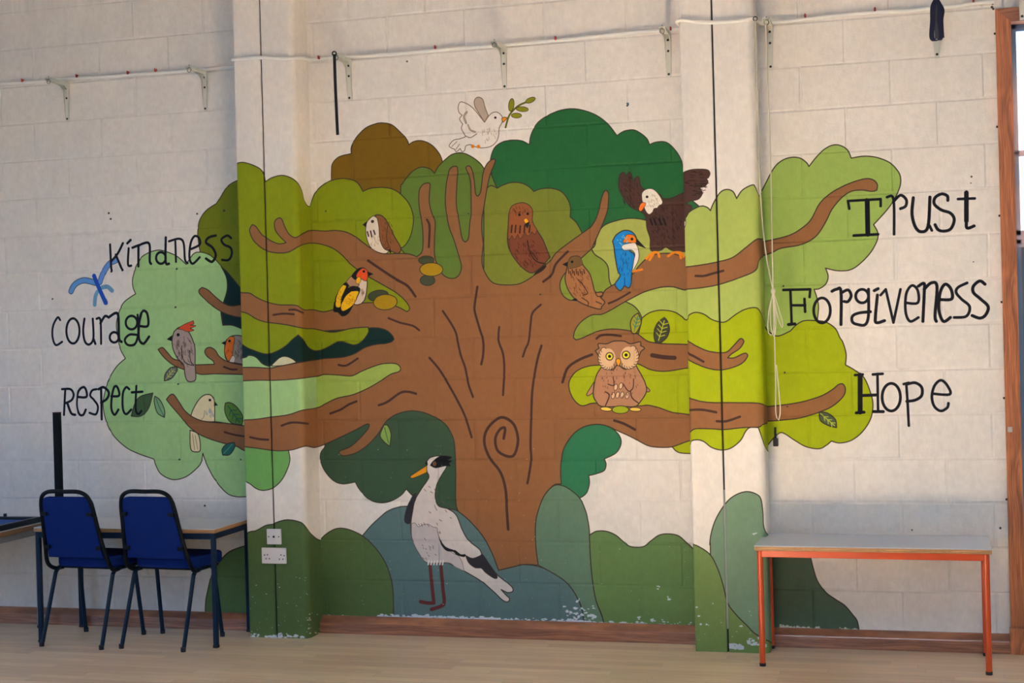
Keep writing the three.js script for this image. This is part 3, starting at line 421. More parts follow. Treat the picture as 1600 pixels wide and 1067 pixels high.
word('R', [[[1224, 453, 1266, 452], [1265, 464]], [1235, 454, 1237, 506], [1232, 507, 1242, 506], [1237, 477, 1258, 477], [1257, 467, 1258, 487], [1300, 455, 1307, 452, 1314, 455, 1314, 507], [1314, 458, 1325, 453, 1330, 462, 1325, 471, 1319, 471], [1357, 452, 1357, 492, 1352, 507, 1340, 507, 1332, 503, 1332, 494, 1342, 489, 1360, 487], [1371, 461, 1368, 492, 1369, 504, 1382, 501], [1366, 454, 1372, 451], [[1376, 461, 1384, 452], [1396, 504], [1407, 452]], [1415, 473, 1434, 473, 1434, 454, 1425, 446, 1416, 459, 1415, 487, 1422, 502, 1435, 496], [1435, 447, 1444, 443, 1444, 460, 1442, 502], [1444, 452, 1455, 442, 1464, 447, 1461, 492, 1463, 502], [1469, 468, 1487, 467, 1486, 452, 1477, 444, 1469, 457, 1467, 484, 1474, 502, 1485, 496], [1511, 442, 1497, 449, 1494, 457, 1502, 467, 1515, 479, 1510, 494, 1491, 496], [1539, 444, 1531, 439, 1521, 447, 1521, 457, 1532, 467, 1544, 479, 1540, 492, 1531, 497, 1519, 493]]);
ring('R', 1284.4, 485, 13, 19.5); ring('R', 1347, 462.6, 10, 10.5);
word('R', [[1344, 585, 1344, 644], [1336, 586, 1348, 585], [1338, 645, 1350, 644], [1371, 584, 1372, 643], [1364, 585, 1379, 584], [1365, 643, 1380, 643], [1345, 618, 1371, 617], [1412, 600, 1420, 598], [1416, 599, 1418, 628, 1420, 665], [1418, 600, 1430, 598, 1440, 605, 1440, 618, 1430, 625, 1417, 627], [1457, 615, 1484, 616, 1480, 602, 1470, 594, 1460, 603, 1456, 620, 1460, 635, 1470, 642, 1480, 637, 1482, 630]]);
line('R', C.letter, 0.024, [1344, 586, 1344, 644]); ring('R', 1392.6, 620.5, 14.3, 21.5);

// ---- flaked paint above the skirting and on the pillar feet, nail holes and specks
function flakes(on, x0, y0, x1, y1, n, r0, r1, color = [206, 214, 224]) {
  for (let i = 0; i < n; i++) {
    const t = rnd(), x = x0 + (x1 - x0) * t, y = y0 + (y1 - y0) * rnd(), R = rr(r0, r1), pts = [], m = 7;
    for (let k = 0; k < m; k++) { const a = k / m * Math.PI * 2, q = R * rr(0.45, 1.25); pts.push(x + q * 1.5 * Math.cos(a), y + q * 0.8 * Math.sin(a)); }
    fill(on, color, [pts], 0);
  }
}
const along = (on, x0, y0, x1, y1, n, up, r0, r1, color) => { for (let i = 0; i < n; i++) { const t = rnd(), x = x0 + (x1 - x0) * t, y = y0 + (y1 - y0) * t - up * rnd() * rnd(); flakes(on, x, y, x, y, 1, r0, r1, color); } };
along('M', 510, 964, 545, 964, 26, 3, 1, 2.4); along('M', 592, 965, 780, 970, 260, 6, 1, 3.2); along('M', 780, 970, 1010, 977, 220, 6, 0.8, 2.6); along('M', 880, 972, 930, 973, 70, 28, 0.8, 2.6); along('M', 1020, 978, 1080, 979, 26, 12, 0.6, 2);
for (const [x, y] of [[900, 937], [903, 934], [925, 945], [921, 958], [890, 955], [885, 950], [1042, 932], [1027, 915], [1035, 968], [1017, 966], [997, 963]]) flakes('M', x, y, x + 3, y + 6, 3, 0.8, 2.4);
flakes('M', 500, 850, 1080, 960, 90, 0.25, 0.6); flakes('M', 715, 700, 840, 880, 26, 0.25, 0.6, [214, 196, 176]); flakes('M', 530, 680, 710, 780, 20, 0.25, 0.6);
along('A', 388, 995, 475, 996, 60, 6, 0.8, 2.6); flakes('A', 388, 900, 490, 990, 40, 0.3, 0.9); flakes('A', 476, 955, 500, 990, 16, 0.6, 1.6, [206, 200, 160]);
along('B', 1140, 1012, 1160, 1014, 40, 9, 1, 3); along('B', 1168, 1006, 1196, 1010, 50, 12, 1, 2.6); flakes('B', 1086, 940, 1190, 1010, 20, 0.3, 0.9); for (const [x, y] of [[1094, 975], [1103, 975], [1087, 948], [1092, 962], [1157, 978]]) flakes('B', x, y, x + 2, y + 1, 2, 1, 1.9);
for (const [x, y] of [[1176, 834], [1180, 833]]) flakes('B', x, y, x + 2, y, 2, 0.9, 1.6);
along('R', 1218, 981, 1282, 984, 60, 5, 0.9, 2.6, [206, 208, 198]); along('R', 1312, 984, 1340, 986, 30, 6, 0.8, 2, [206, 208, 198]);
for (const [k, x, y, r] of [['L', 170, 333, 1.6], ['L', 173, 342, 1.6], ['L', 308, 334, 1.4], ['L', 350, 329, 2], ['L', 274, 480, 1.5], ['L', 276, 420, 1.6], ['L', 278, 600, 1.4], ['L', 280, 718, 1.4], ['L', 82, 467, 1.3], ['L', 320, 790, 1.6], ['L', 376, 718, 1.2], ['M', 636, 96, 1.4], ['M', 980, 165, 1.4], ['M', 981, 163, 1.6], ['M', 844, 460, 1.4], ['M', 732, 334, 1.2], ['M', 509, 330, 1.3], ['R', 1224, 447, 1.4], ['R', 1226, 582, 1.5], ['R', 1230, 635, 1.4], ['R', 1518, 276, 1.5], ['R', 1517, 286, 1], ['R', 1521, 409, 1], ['R', 1550, 11, 2], ['R', 1552, 14, 1.8], ['R', 1551, 6, 1.6], ['R', 1563, 825, 1.8], ['R', 1425, 828, 1.2]]) dot(k, [70, 66, 66], x, y, r);
flakes('M', 978, 160, 983, 166, 3, 0.8, 1.6, [70, 110, 130]);

// brush marks and patches in the paint, then hand the canvases over as textures with uv in metres
function finish(s) {
  const im = s.ctx.getImageData(0, 0, s.w, s.h), d = im.data;
  for (let j = 0; j < s.h; j++) for (let i = 0; i < s.w; i++) {
    const o = (j * s.w + i) * 4, n = 0.02 * (hash(i, j, 21) - 0.5) + 0.025 * (vnoise(i / 5, j / 13, 999, 999, 22) - 0.5) + 0.022 * (vnoise(i / 60, j / 90, 99, 99, 23) - 0.5) + 0.03 * (vnoise(i / 14, j / 14, 999, 999, 24) - 0.5);
    for (let k = 0; k < 3; k++) d[o + k] = Math.max(0, Math.min(255, d[o + k] * (1 + n)));
  }
  s.ctx.putImageData(im, 0, 0);
  const t = new THREE.CanvasTexture(s.cv);
  t.colorSpace = THREE.SRGBColorSpace; t.anisotropy = 8;
  const W = s.w / PPM, Hh = s.h / PPM;
  t.repeat.set(1 / W, 1 / Hh); t.offset.set(-s.x0 / W, -(TOP - Hh) / Hh);
  return new THREE.MeshPhysicalMaterial({ map: t, bumpMap: blockBump, bumpScale: 0.0014, roughness: 0.7, specularIntensity: 0.5 });
}
const paint = {}; for (const k of Object.keys(S)) paint[k] = finish(S[k]);
for (const k of ['A', 'B']) paint[k].bumpScale = 0.0006;

// ------------------------------------------------------------------ materials of the room
const mPlain = std(new THREE.Color().setRGB(0.74, 0.71, 0.67), 0.8, { bumpMap: blockBump, bumpScale: 0.001 });
const mCeil = std(new THREE.Color().setRGB(0.72, 0.60, 0.48), 0.8);
const mFloor = std(0xffffff, 0.32, { map: floorTex });
const skirtTex = woodTex(156, 102, 74, 31), frameTex = woodTex(176, 108, 68, 41), plyTex = woodTex(170, 128, 84, 51);
skirtTex.repeat.set(1 / 0.9, 1 / 0.22); frameTex.repeat.set(1 / 0.9, 1 / 0.22); frameTex.rotation = Math.PI / 2; plyTex.repeat.set(1 / 0.3, 1 / 0.06);
const mSkirt = std(0xffffff, 0.38, { map: skirtTex }), mFrame = std(0xffffff, 0.42, { map: frameTex }), mPly = std(0xffffff, 0.6, { map: plyTex });
const mAlu = std(new THREE.Color().setRGB(0.24, 0.33, 0.48), 0.4), mPanel = std(new THREE.Color().setRGB(0.20, 0.23, 0.28), 0.5);
const mGlass = new THREE.MeshPhysicalMaterial({ color: 0xffffff, transmission: 1, thickness: 0, roughness: 0.02, ior: 1.5 });
const mSeal = std(new THREE.Color().setRGB(0.018, 0.017, 0.018), 0.9), mFiller = std(new THREE.Color().setRGB(0.30, 0.31, 0.29), 0.9);
function metreUV(g) {                           // u along x, v up (and back), in metres
  const p = g.attributes.position, uv = new Float32Array(p.count * 2);
  for (let i = 0; i < p.count; i++) { uv[2 * i] = p.getX(i); uv[2 * i + 1] = p.getY(i) + p.getZ(i); }
  g.setAttribute('uv', new THREE.BufferAttribute(uv, 2)); return g;
}
function quads(list) {                          // list of [a, b, c, d] corners, each [x, y, z, u, v], anticlockwise
  const pos = [], uv = [];
  for (const q of list) for (const k of [0, 1, 2, 0, 2, 3]) { pos.push(q[k][0], q[k][1], q[k][2]); uv.push(q[k][3], q[k][4]); }
  const g = new THREE.BufferGeometry();
  g.setAttribute('position', new THREE.Float32BufferAttribute(pos, 3)); g.setAttribute('uv', new THREE.Float32BufferAttribute(uv, 2)); g.computeVertexNormals();
  return g;
}

// ------------------------------------------------------------------ room shell
const DOOR = { x0: 0.54, x1: 1.46, y: 3.135 };
{
  const { x0, x1, z1, h } = ROOM;
  const fl = structure('floor', 'pale wooden strip floor of the hall', 'floor');
  const g = quads([[[x0, 0, z1, x0, -z1], [x1, 0, z1, x1, -z1], [x1, 0, 0, x1, 0], [x0, 0, 0, x0, 0]]]);
  put('floor_strips', g, mFloor, fl);
  put('floor_slab', span(x0 - 0.25, x1 + 0.25, -0.3, -0.004, -0.25, z1 + 0.25), mPlain, fl);
  const ce = structure('ceiling', 'cream boarded ceiling of the hall', 'ceiling');  
  const cx = [x0 - 0.25, ...ROOFLIGHTS.flat(), x1 + 0.25], cp = [span(x0 - 0.25, x1 + 0.25, h, h + 0.25, -0.25, ROOF_Z[0]), span(x0 - 0.25, x1 + 0.25, h, h + 0.25, ROOF_Z[1], z1 + 0.25)];
  for (let i = 0; i < cx.length; i += 2) cp.push(span(cx[i], cx[i + 1], h, h + 0.25, ROOF_Z[0], ROOF_Z[1]));
  put('ceiling_slab', merge(...cp), mCeil, ce);
  let windowNo = WINDOWS.length;
  for (const [a, b] of ROOFLIGHTS) { const w = structure('window_' + (++windowNo), 'opal rooflight in the cream ceiling', 'window'); put('window_frame', merge(span(a, b, h + 0.02, h + 0.2, ROOF_Z[0], ROOF_Z[0] + 0.03), span(a, b, h + 0.02, h + 0.2, ROOF_Z[1] - 0.03, ROOF_Z[1])), mAlu, w); put('pane', span(a, b, h + 0.2, h + 0.22, ROOF_Z[0], ROOF_Z[1]), new THREE.MeshPhysicalMaterial({ color: 0xf4f4f2, roughness: 1, transmission: 0.15, thickness: 0 }), w); }
  const wl = structure('wall_left', 'plain white end wall of the hall', 'wall'); 
  const endWall = (group, X0, X1, list, where) => {
    const zs = [-0.25, ...list.flat(), z1], lp = [span(X0, X1, 0, WIN_Y[0], -0.25, z1), span(X0, X1, WIN_Y[1], h, -0.25, z1)];
    for (let i = 0; i < zs.length; i += 2) lp.push(span(X0, X1, WIN_Y[0], WIN_Y[1], zs[i], zs[i + 1]));
    put('wall_slab', metreUV(merge(...lp)), mPlain, group);
    for (const [a, b] of list) {
      const w = structure('window_' + (++windowNo), 'wide window of the ' + where + ' end wall', 'window'), f = [], X = (X0 + X1) / 2;
      for (const z of [a + 0.03, (a + b) / 2, b - 0.03]) f.push(span(X - 0.03, X + 0.03, WIN_Y[0], WIN_Y[1], z - 0.03, z + 0.03));
      for (const y of [WIN_Y[0] + 0.03, WIN_Y[1] - 0.03]) f.push(span(X - 0.03, X + 0.03, y - 0.03, y + 0.03, a, b));
      put('window_frame', merge(...f), mAlu, w); put('pane', span(X - 0.002, X + 0.002, WIN_Y[0], WIN_Y[1], a, b), mGlass, w);
    }
  };
  endWall(wl, x0 - 0.25, x0, SIDE_WINDOWS, 'left');
  const wr = structure('wall_right', 'plain white end wall beyond the door', 'wall'); put('wall_slab', metreUV(span(x1, x1 + 0.25, 0, h, -0.25, z1)), mPlain, wr);
  const wf = structure('wall_front', 'white window wall opposite the mural', 'wall');
  const xs = [x0, ...WINDOWS.flat(), x1], parts = [span(x0, x1, 0, WIN_Y[0], z1, z1 + 0.25), span(x0, x1, WIN_Y[1], h, z1, z1 + 0.25)];
  for (let i = 0; i < xs.length; i += 2) parts.push(span(xs[i], xs[i + 1], WIN_Y[0], WIN_Y[1], z1, z1 + 0.25));
  put('wall_slab', metreUV(merge(...parts)), mPlain, wf);
  WINDOWS.forEach(([a, b], i) => {
    const w = structure('window_' + (i + 1), 'wide window of the wall opposite the mural', 'window'), f = [];
    for (const x of [a + 0.03, (a + b) / 2, b - 0.03]) f.push(span(x - 0.03, x + 0.03, WIN_Y[0], WIN_Y[1], z1 + 0.1, z1 + 0.16));
    for (const y of [WIN_Y[0] + 0.03, WIN_Y[1] - 0.03]) f.push(span(a, b, y - 0.03, y + 0.03, z1 + 0.1, z1 + 0.16));
    put('window_frame', merge(...f), mAlu, w); put('pane', span(a, b, WIN_Y[0], WIN_Y[1], z1 + 0.128, z1 + 0.132), mGlass, w);
  });
}

// ------------------------------------------------------------------ the mural wall: blocks, mortar, plain stretches
const wall = structure('wall_back', 'white painted concrete block wall with a mural of a tree full of birds', 'wall');
const X_LEFT = -5.6, X_DOOR = 0.50, ROWS = 17, Y_TOP = FLOOR_Q + ROWS * COURSE;
{
  put('wall_core', metreUV(merge(span(X_LEFT, X_DOOR, 0, ROOM.h, -0.25, -0.02), span(X_LEFT, X_DOOR, Y_TOP, ROOM.h, -0.02, 0), span(ROOM.x0, X_LEFT, 0, ROOM.h, -0.25, 0), span(DOOR.x1, ROOM.x1, 0, ROOM.h, -0.25, 0), span(X_DOOR, DOOR.x1, DOOR.y + 0.02, ROOM.h, -0.25, 0), span(X_DOOR, DOOR.x0, 0, DOOR.y + 0.02, -0.25, 0))), mPlain, wall);
  const ZM = -0.0038;
  for (const [k, a, b] of [['L', X_LEFT, -3.41], ['M', -3.41, -0.91], ['R', -0.91, X_DOOR]])
    put('mortar', quads([[[a, 0, ZM, a, 0], [b, 0, ZM, b, 0], [b, Y_TOP, ZM, b, Y_TOP], [a, Y_TOP, ZM, a, Y_TOP]]]), paint[k], wall);
  for (let row = 0; row < ROWS; row++) {
    const y0 = FLOOR_Q + row * COURSE, y1 = y0 + COURSE, off = row % 2 ? HALF : 0;
    const n0 = Math.floor((X_LEFT - JOINT0 - off) / 0.45);
    for (let n = n0; ; n++) {
      let a = JOINT0 + off + n * 0.45, b = a + 0.45;
      if (a >= X_DOOR - 0.02) break;
      const cuts = [Math.max(a, X_LEFT)];
      for (const m of [-3.41, -0.91]) if (a < m && b > m) cuts.push(m);      // cut behind a pillar, where the paint changes hands
      cuts.push(Math.min(b, X_DOOR));
      for (let cut = 0; cut < cuts.length - 1; cut++) {
      a = cuts[cut]; b = cuts[cut + 1];
      if (b - a < 0.03) continue;
      const g0 = 0.0025, g1 = rr(0.0075, 0.0105), e = () => rr(-0.0009, 0.0009), w = () => rr(-0.0012, 0.0012);
      const P = (x, y, z) => [x, y, z, x, y];
      const out = [[a + g0, y0 + g0], [b - g0, y0 + g0], [b - g0, y1 - g0], [a + g0, y1 - g0]], inn = [[a + g1 + w(), y0 + g1 + w(), e()], [b - g1 + w(), y0 + g1 + w(), e()], [b - g1 + w(), y1 - g1 + w(), e()], [a + g1 + w(), y1 - g1 + w(), e()]];
      const q = [inn.map((c) => P(...c))];
      for (let i = 0; i < 4; i++) { const j = (i + 1) % 4; q.push([P(...out[i], -0.0035), P(...out[j], -0.0035), P(...inn[j]), P(...inn[i])]); q.push([P(...out[i], -0.018), P(...out[j], -0.018), P(...out[j], -0.0035), P(...out[i], -0.0035)]); }
      const c = (a + b) / 2;
      put('concrete_block', quads(q), paint[c < -3.41 ? 'L' : c < -0.91 ? 'M' : 'R'], wall);
      }
    }
  }
}
function pillar(p, key, label, filled) {
  const g = structure('pillar', label, 'pillar'), h = ROOM.h, G = 0.0045;
  const half = (pts) => { const q = []; for (let i = 0; i < pts.length - 1; i++) { const [xa, za, sa] = pts[i], [xb, zb, sb] = pts[i + 1]; q.push([[xa, 0, za, sa, 0], [xb, 0, zb, sb, 0], [xb, h, zb, sb, h], [xa, h, za, sa, h]]); } const geo = quads(q); return geo; };
  const cl = p.crack - G, cr = p.crack + G;
  put('pillar_half', half([[p.xl, -0.01, -p.d], [p.xl, p.d - 0.01, -0.01], [p.xl + 0.004, p.d - 0.003, -0.002], [p.xl + 0.01, p.d, 0.01], [cl - 0.003, p.d, cl - 0.003 - p.xl], [cl, p.d - 0.003, cl - p.xl], [cl, p.d - 0.05, cl - p.xl]]), paint[key], g);
  const arc = [], s0 = p.xr - p.r - p.xl;
  for (let i = 0; i <= 8; i++) { const a = i / 8 * Math.PI / 2; arc.push([p.xr - p.r + p.r * Math.sin(a), p.d - p.r + p.r * Math.cos(a), s0 + p.r * a]); }
  const right = half([[cr, p.d - 0.05, cr - p.xl], [cr, p.d - 0.003, cr - p.xl], [cr + 0.003, p.d, cr + 0.003 - p.xl], ...arc, [p.xr, -0.01, s0 + p.r * Math.PI / 2 + p.d - p.r + 0.01]]);
  put('pillar_half', right, paint[key], g);
  put('joint_strip', span(cl - 0.002, cr + 0.002, 0, h, p.d - 0.05, p.d - 0.012), mSeal, g);
  if (filled) put('joint_filler', span(cl, cr, 0.12, 0.83, p.d - 0.02, p.d - 0.002), mFiller, g);
}
pillar(P1, 'A', 'white pillar with black centre joint, twin socket plate and painted foliage', false);
pillar(P2, 'B', 'white pillar carrying the right eagle wing, with a painted sage bush', true);

// skirting boards: thick, with a splayed top
{
  const prof = [[0.045, 0], [0.045, 0.058], [0.042, 0.064], [0.010, 0.092], [0, 0.094]], mBoard = new THREE.MeshPhysicalMaterial({ map: skirtTex, roughness: 0.35, clearcoat: 1, clearcoatRoughness: 0.2 });
  const board = (name, a, b, label) => {
    const q = [], P = (x, [z, y]) => [x, y, z, x, y + z];
    for (let i = 0; i < prof.length - 1; i++) q.push([P(a, prof[i]), P(b, prof[i]), P(b, prof[i + 1]), P(a, prof[i + 1])]);
    const m = put(name, quads(q), mBoard);
    m.userData = { kind: 'structure', label, category: 'skirting board' };
  };
  board('baseboard_left', ROOM.x0, P1.xl, 'brown varnished skirting board under the folding tables');
  board('baseboard_back', P1.xr, P2.xl, 'brown varnished skirting board between the two pillars');
  board('baseboard_right', P2.xr, 0.462, 'brown varnished skirting board behind the orange table');
}

// door with a tall fanlight, at the right end of the mural wall
{
  const d = structure('door_1', 'blue-grey glazed door with a tall fanlight in a brown wooden frame', 'door');
  const A = 0.468, { x0, x1, y } = DOOR, ZF = 0.024;
  const sideGeo = (a, b, m0, m1) => { const P = (X, Y, z) => [X, Y, z, X, Y + z]; const [q0, q1] = [y + m0, y + m1]; return quads([[P(a, 0.13, ZF), P(b, 0.13, ZF), P(b, q1, ZF), P(a, q0, ZF)], [P(a, 0.13, 0), P(a, 0.13, ZF), P(a, q0, ZF), P(a, q0, 0)], [P(b, 0.13, ZF), P(b, 0.13, -0.12), P(b, q1, -0.12), P(b, q1, ZF)]]); };
  put('architrave', sideGeo(A, x0, 0.07, 0), mFrame, d);
  put('architrave', metreUV(span(x1, x1 + 0.07, 0, y + 0.07, 0, ZF)), mFrame, d);
  { const P = (X, Y, z) => [X, Y, z, X, Y + z]; put('architrave_head', quads([[P(x0, y, ZF), P(x1, y, ZF), P(x1 + 0.07, y + 0.07, ZF), P(A, y + 0.07, ZF)], [P(x0, y, -0.12), P(x1, y, -0.12), P(x1, y, ZF), P(x0, y, ZF)], [P(A, y + 0.07, ZF), P(x1 + 0.07, y + 0.07, ZF), P(x1 + 0.07, y + 0.07, 0), P(A, y + 0.07, 0)]]), new THREE.MeshStandardMaterial({ map: skirtTex, roughness: 0.45, side: THREE.DoubleSide }), d); }
  put('plinth_block', metreUV(rbox(0.082, 0.13, 0.05, 0.004, 0.503, 0.065, 0.026)), mFrame, d);
  put('plinth_block', metreUV(rbox(0.082, 0.13, 0.05, 0.004, x1 + 0.035, 0.065, 0.026)), mFrame, d);
  const z0 = -0.12, z1 = -0.06;
  const bars = []; for (const [a, b] of [[x0, x0 + 0.028], [x1 - 0.03, x1]]) bars.push(span(a, b, 0, y, z0, z1));
  for (const [a, b] of [[y - 0.035, y], [2.475, 2.505], [2.02, 2.105], [0, 0.12]]) bars.push(span(x0, x1, a, b, z0, z1));
  put('door_frame', merge(...bars), mAlu, d);
  for (const [a, b] of [[x0 + 0.028, x1 - 0.03]]) {
    put('door_panel', span(a, b, 0.12, 2.02, -0.105, -0.085), mPanel, d);
    for (const [c, e] of [[2.105, 2.475], [2.505, y - 0.035]]) put('pane', span(a, b, c, e, -0.095, -0.091), mGlass, d);
  }
  const scr = new THREE.SphereGeometry(0.006, 8, 6), ms = std(0x2a2626, 0.5);
  for (const yy of [52, 198, 337, 472, 622, 780]) { const p = onZ(1562, yy, 0.006); const s = put('nail', scr.clone().translate(0.464, p.y, 0.007), ms, d); void s; }
  put('latch_plate', rbox(0.022, 0.026, 0.008, 0.002, 0.487, 1.115, ZF + 0.003), std(0xb9b6b2, 0.4), d);
}

const BR_Y = 2.985, BR_H = 0.232, ARM = 0.2;
// ------------------------------------------------------------------ cable with red clips, brackets, straps
{
  const c = thing('cable', 'white painted cable clipped along the wall and across both pillars', 'cable');
  const pts = [], wallPts = (l, z) => { for (let i = 0; i < l.length; i += 2) pts.push(onZ(l[i], l[i + 1], z)); };
  const round = (p, ya, yb) => { pts.push(V(p.xl - 0.012, ya, 0.012), V(p.xl - 0.012, yb, p.d - 0.02), V(p.xl + 0.012, yb, p.d + 0.009)); };
  wallPts([-20, 133, 0, 131, 50, 128, 100, 123, 160, 120, 240, 114, 285, 111, 350, 107], 0.012);
  round(P1, onZ(362, 106, 0).y, onZ(368, 93, 0.2).y); wallPts([385, 91, 406, 90, 440, 91.5], 0.209);
  pts.push(V(P1.xr - 0.012, onZ(455, 91, 0.2).y, P1.d), V(P1.xr + 0.01, onZ(470, 90.5, 0.1).y, 0.1)); wallPts([486, 93, 520, 90, 550, 89, 600, 87, 650, 84, 700, 79, 770, 73, 800, 70, 870, 64, 950, 55, 1020, 48, 1050, 46], 0.012);
  round(P2, onZ(1060, 45, 0).y, onZ(1064, 32, 0.2).y); wallPts([1085, 34, 1115, 35, 1150, 33, 1164, 31], 0.209);
  pts.push(V(P2.xr - 0.012, onZ(1174, 29, 0.2).y, P2.d), V(P2.xr + 0.01, onZ(1183, 32, 0.1).y, 0.1)); wallPts([1192, 38, 1206, 36, 1250, 31, 1300, 25, 1370, 19, 1420, 17, 1450, 13, 1470, 11, 1500, 9, 1530, 4, 1553, 3], 0.012);
  for (const p of pts) if (p.z < 0.02) p.y = Math.max(p.y, BR_Y + BR_H + 0.0115);
  put('cable_run', new THREE.TubeGeometry(new THREE.CatmullRomCurve3(pts, false, 'centripetal'), 520, 0.0105, 8), std(new THREE.Color().setRGB(0.86, 0.84, 0.80), 0.5), c);
  const clip = merge(rbox(0.010, 0.018, 0.018, 0.003, 0, 0.004, 0.014), bar(V(0, 0.010, 0), V(0, 0.012, 0.026), 0.003)), mr = std(0xa8301e, 0.45);
  for (const [x, y, z] of [[35, 126, 0], [120, 119, 0], [200, 114, 0], [243, 110, 0], [498, 90, 0], [680, 74, 0], [868, 60, 0], [1048, 45, 0], [1258, 25, 0], [1367, 15, 0], [1521, 1, 0]]) { const p = onZ(x, y, 0.02); put('cable_clip', clip.clone().translate(p.x, Math.max(p.y - 0.004, BR_Y + BR_H + 0.017), 0.006), mr, c); }
}
const bracketX = [-4.767, -3.865, -2.975, -2.072, -1.172, -0.641, 0.186, 0.592];
{
  const mB = std(new THREE.Color().setRGB(0.66, 0.65, 0.58), 0.5), mS = std(0x2c2825, 0.5), mR = std(0x8d8a84, 0.35, { metalness: 0.7 });
  const web = new THREE.Shape([[0.002, 0], [0.006, 0], [0.022, 0.185], [0.05, 0.208], [ARM, 0.216], [ARM, BR_H], [0.002, BR_H]].map(([a, b]) => new THREE.Vector2(a, b)));
  const side = (x) => { const g = new THREE.ExtrudeGeometry(web, { depth: 0.003, bevelEnabled: false }); g.rotateY(-Math.PI / 2); return g.translate(x + 0.003, 0, 0); };
  const where = ['high above the black post', 'above the word Kindness, beside the pillar with the socket plates', 'holding the thin black strap', 'above the painted white dove', 'above the painted dark green foliage', 'holding the cream knotted cord', 'holding the folded navy strap', 'fixed to the head of the door frame'];
  const taper = (g) => { const p = g.attributes.position; for (let i = 0; i < p.count; i++) p.setX(i, p.getX(i) * (0.62 + 0.38 * Math.min(1, p.getY(i) / BR_H))); return g; };
  const proto = () => {
    const t = new THREE.Group();
    const add = (n, g, m) => { const o = new THREE.Mesh(g, m); o.name = n; o.castShadow = o.receiveShadow = true; t.add(o); };
    add('upright', taper(rbox(0.036, BR_H, 0.005, 0.002, 0, BR_H / 2, 0.004)), mB);
    add('arm', rbox(0.036, 0.004, ARM, 0.0015, 0, BR_H - 0.002, ARM / 2), mB);
    add('web', taper(side(-0.018)), mB); add('web', taper(side(0.015)), mB);
    for (const yy of [0.018, 0.14, 0.198]) add('screw', new THREE.SphereGeometry(0.0065, 8, 6).scale(1, 1, 0.6).translate(0, yy, 0.008), mS);
    add('eye_hook', merge(new THREE.TorusGeometry(0.012, 0.0026, 6, 16).translate(0, BR_H - 0.022, ARM - 0.012), bar(V(0, BR_H - 0.012, ARM - 0.012), V(0, BR_H + 0.008, ARM - 0.012), 0.003)), mR);
    return t;
  };
  const first = proto();
  bracketX.forEach((x, i) => {
    const t = i ? first.clone() : first;
    t.name = numbered('shelf_bracket'); t.position.set(x, BR_Y, 0.002);
    if (i === 7) t.position.set(x, 3.137, 0.027);
    t.userData = { label: 'off-white metal wall bracket ' + where[i], category: 'bracket', group: 'brackets along the cable' };
    scene.add(t);
  });
}
function ribbon(pts, w, t, segs = 30) {           // flat strap along a curve, width along x
  const c = new THREE.CatmullRomCurve3(pts), sh = new THREE.Shape([[-t / 2, -w / 2], [t / 2, -w / 2], [t / 2, w / 2], [-t / 2, w / 2]].map(([a, b]) => new THREE.Vector2(a, b)));
  const n = segs, ring = []; for (let i = 0; i <= n; i++) { const p = c.getPoint(i / n), tg = c.getTangent(i / n), nm = V(1, 0, 0).cross(tg).normalize(); ring.push([V(1, 0, 0), nm].reduce((o, v, k) => (o[k] = v, o), [])); ring[i].p = p; }
  const q = []; void sh;
  const cor = (i, a, b) => { const r = ring[i], v = r.p.clone().addScaledVector(r[0], a * w / 2).addScaledVector(r[1], b * t / 2); return [v.x, v.y, v.z, a, i / n]; };
  const loop = [[-1, -1], [1, -1], [1, 1], [-1, 1]];
  for (let i = 0; i < n; i++) for (let k = 0; k < 4; k++) { const a = loop[k], b = loop[(k + 1) % 4]; q.push([cor(i, ...a), cor(i, ...b), cor(i + 1, ...b), cor(i + 1, ...a)]); }
  for (const i of [0, n]) q.push(loop.map((a) => cor(i, ...a)));
  return quads(q);
}
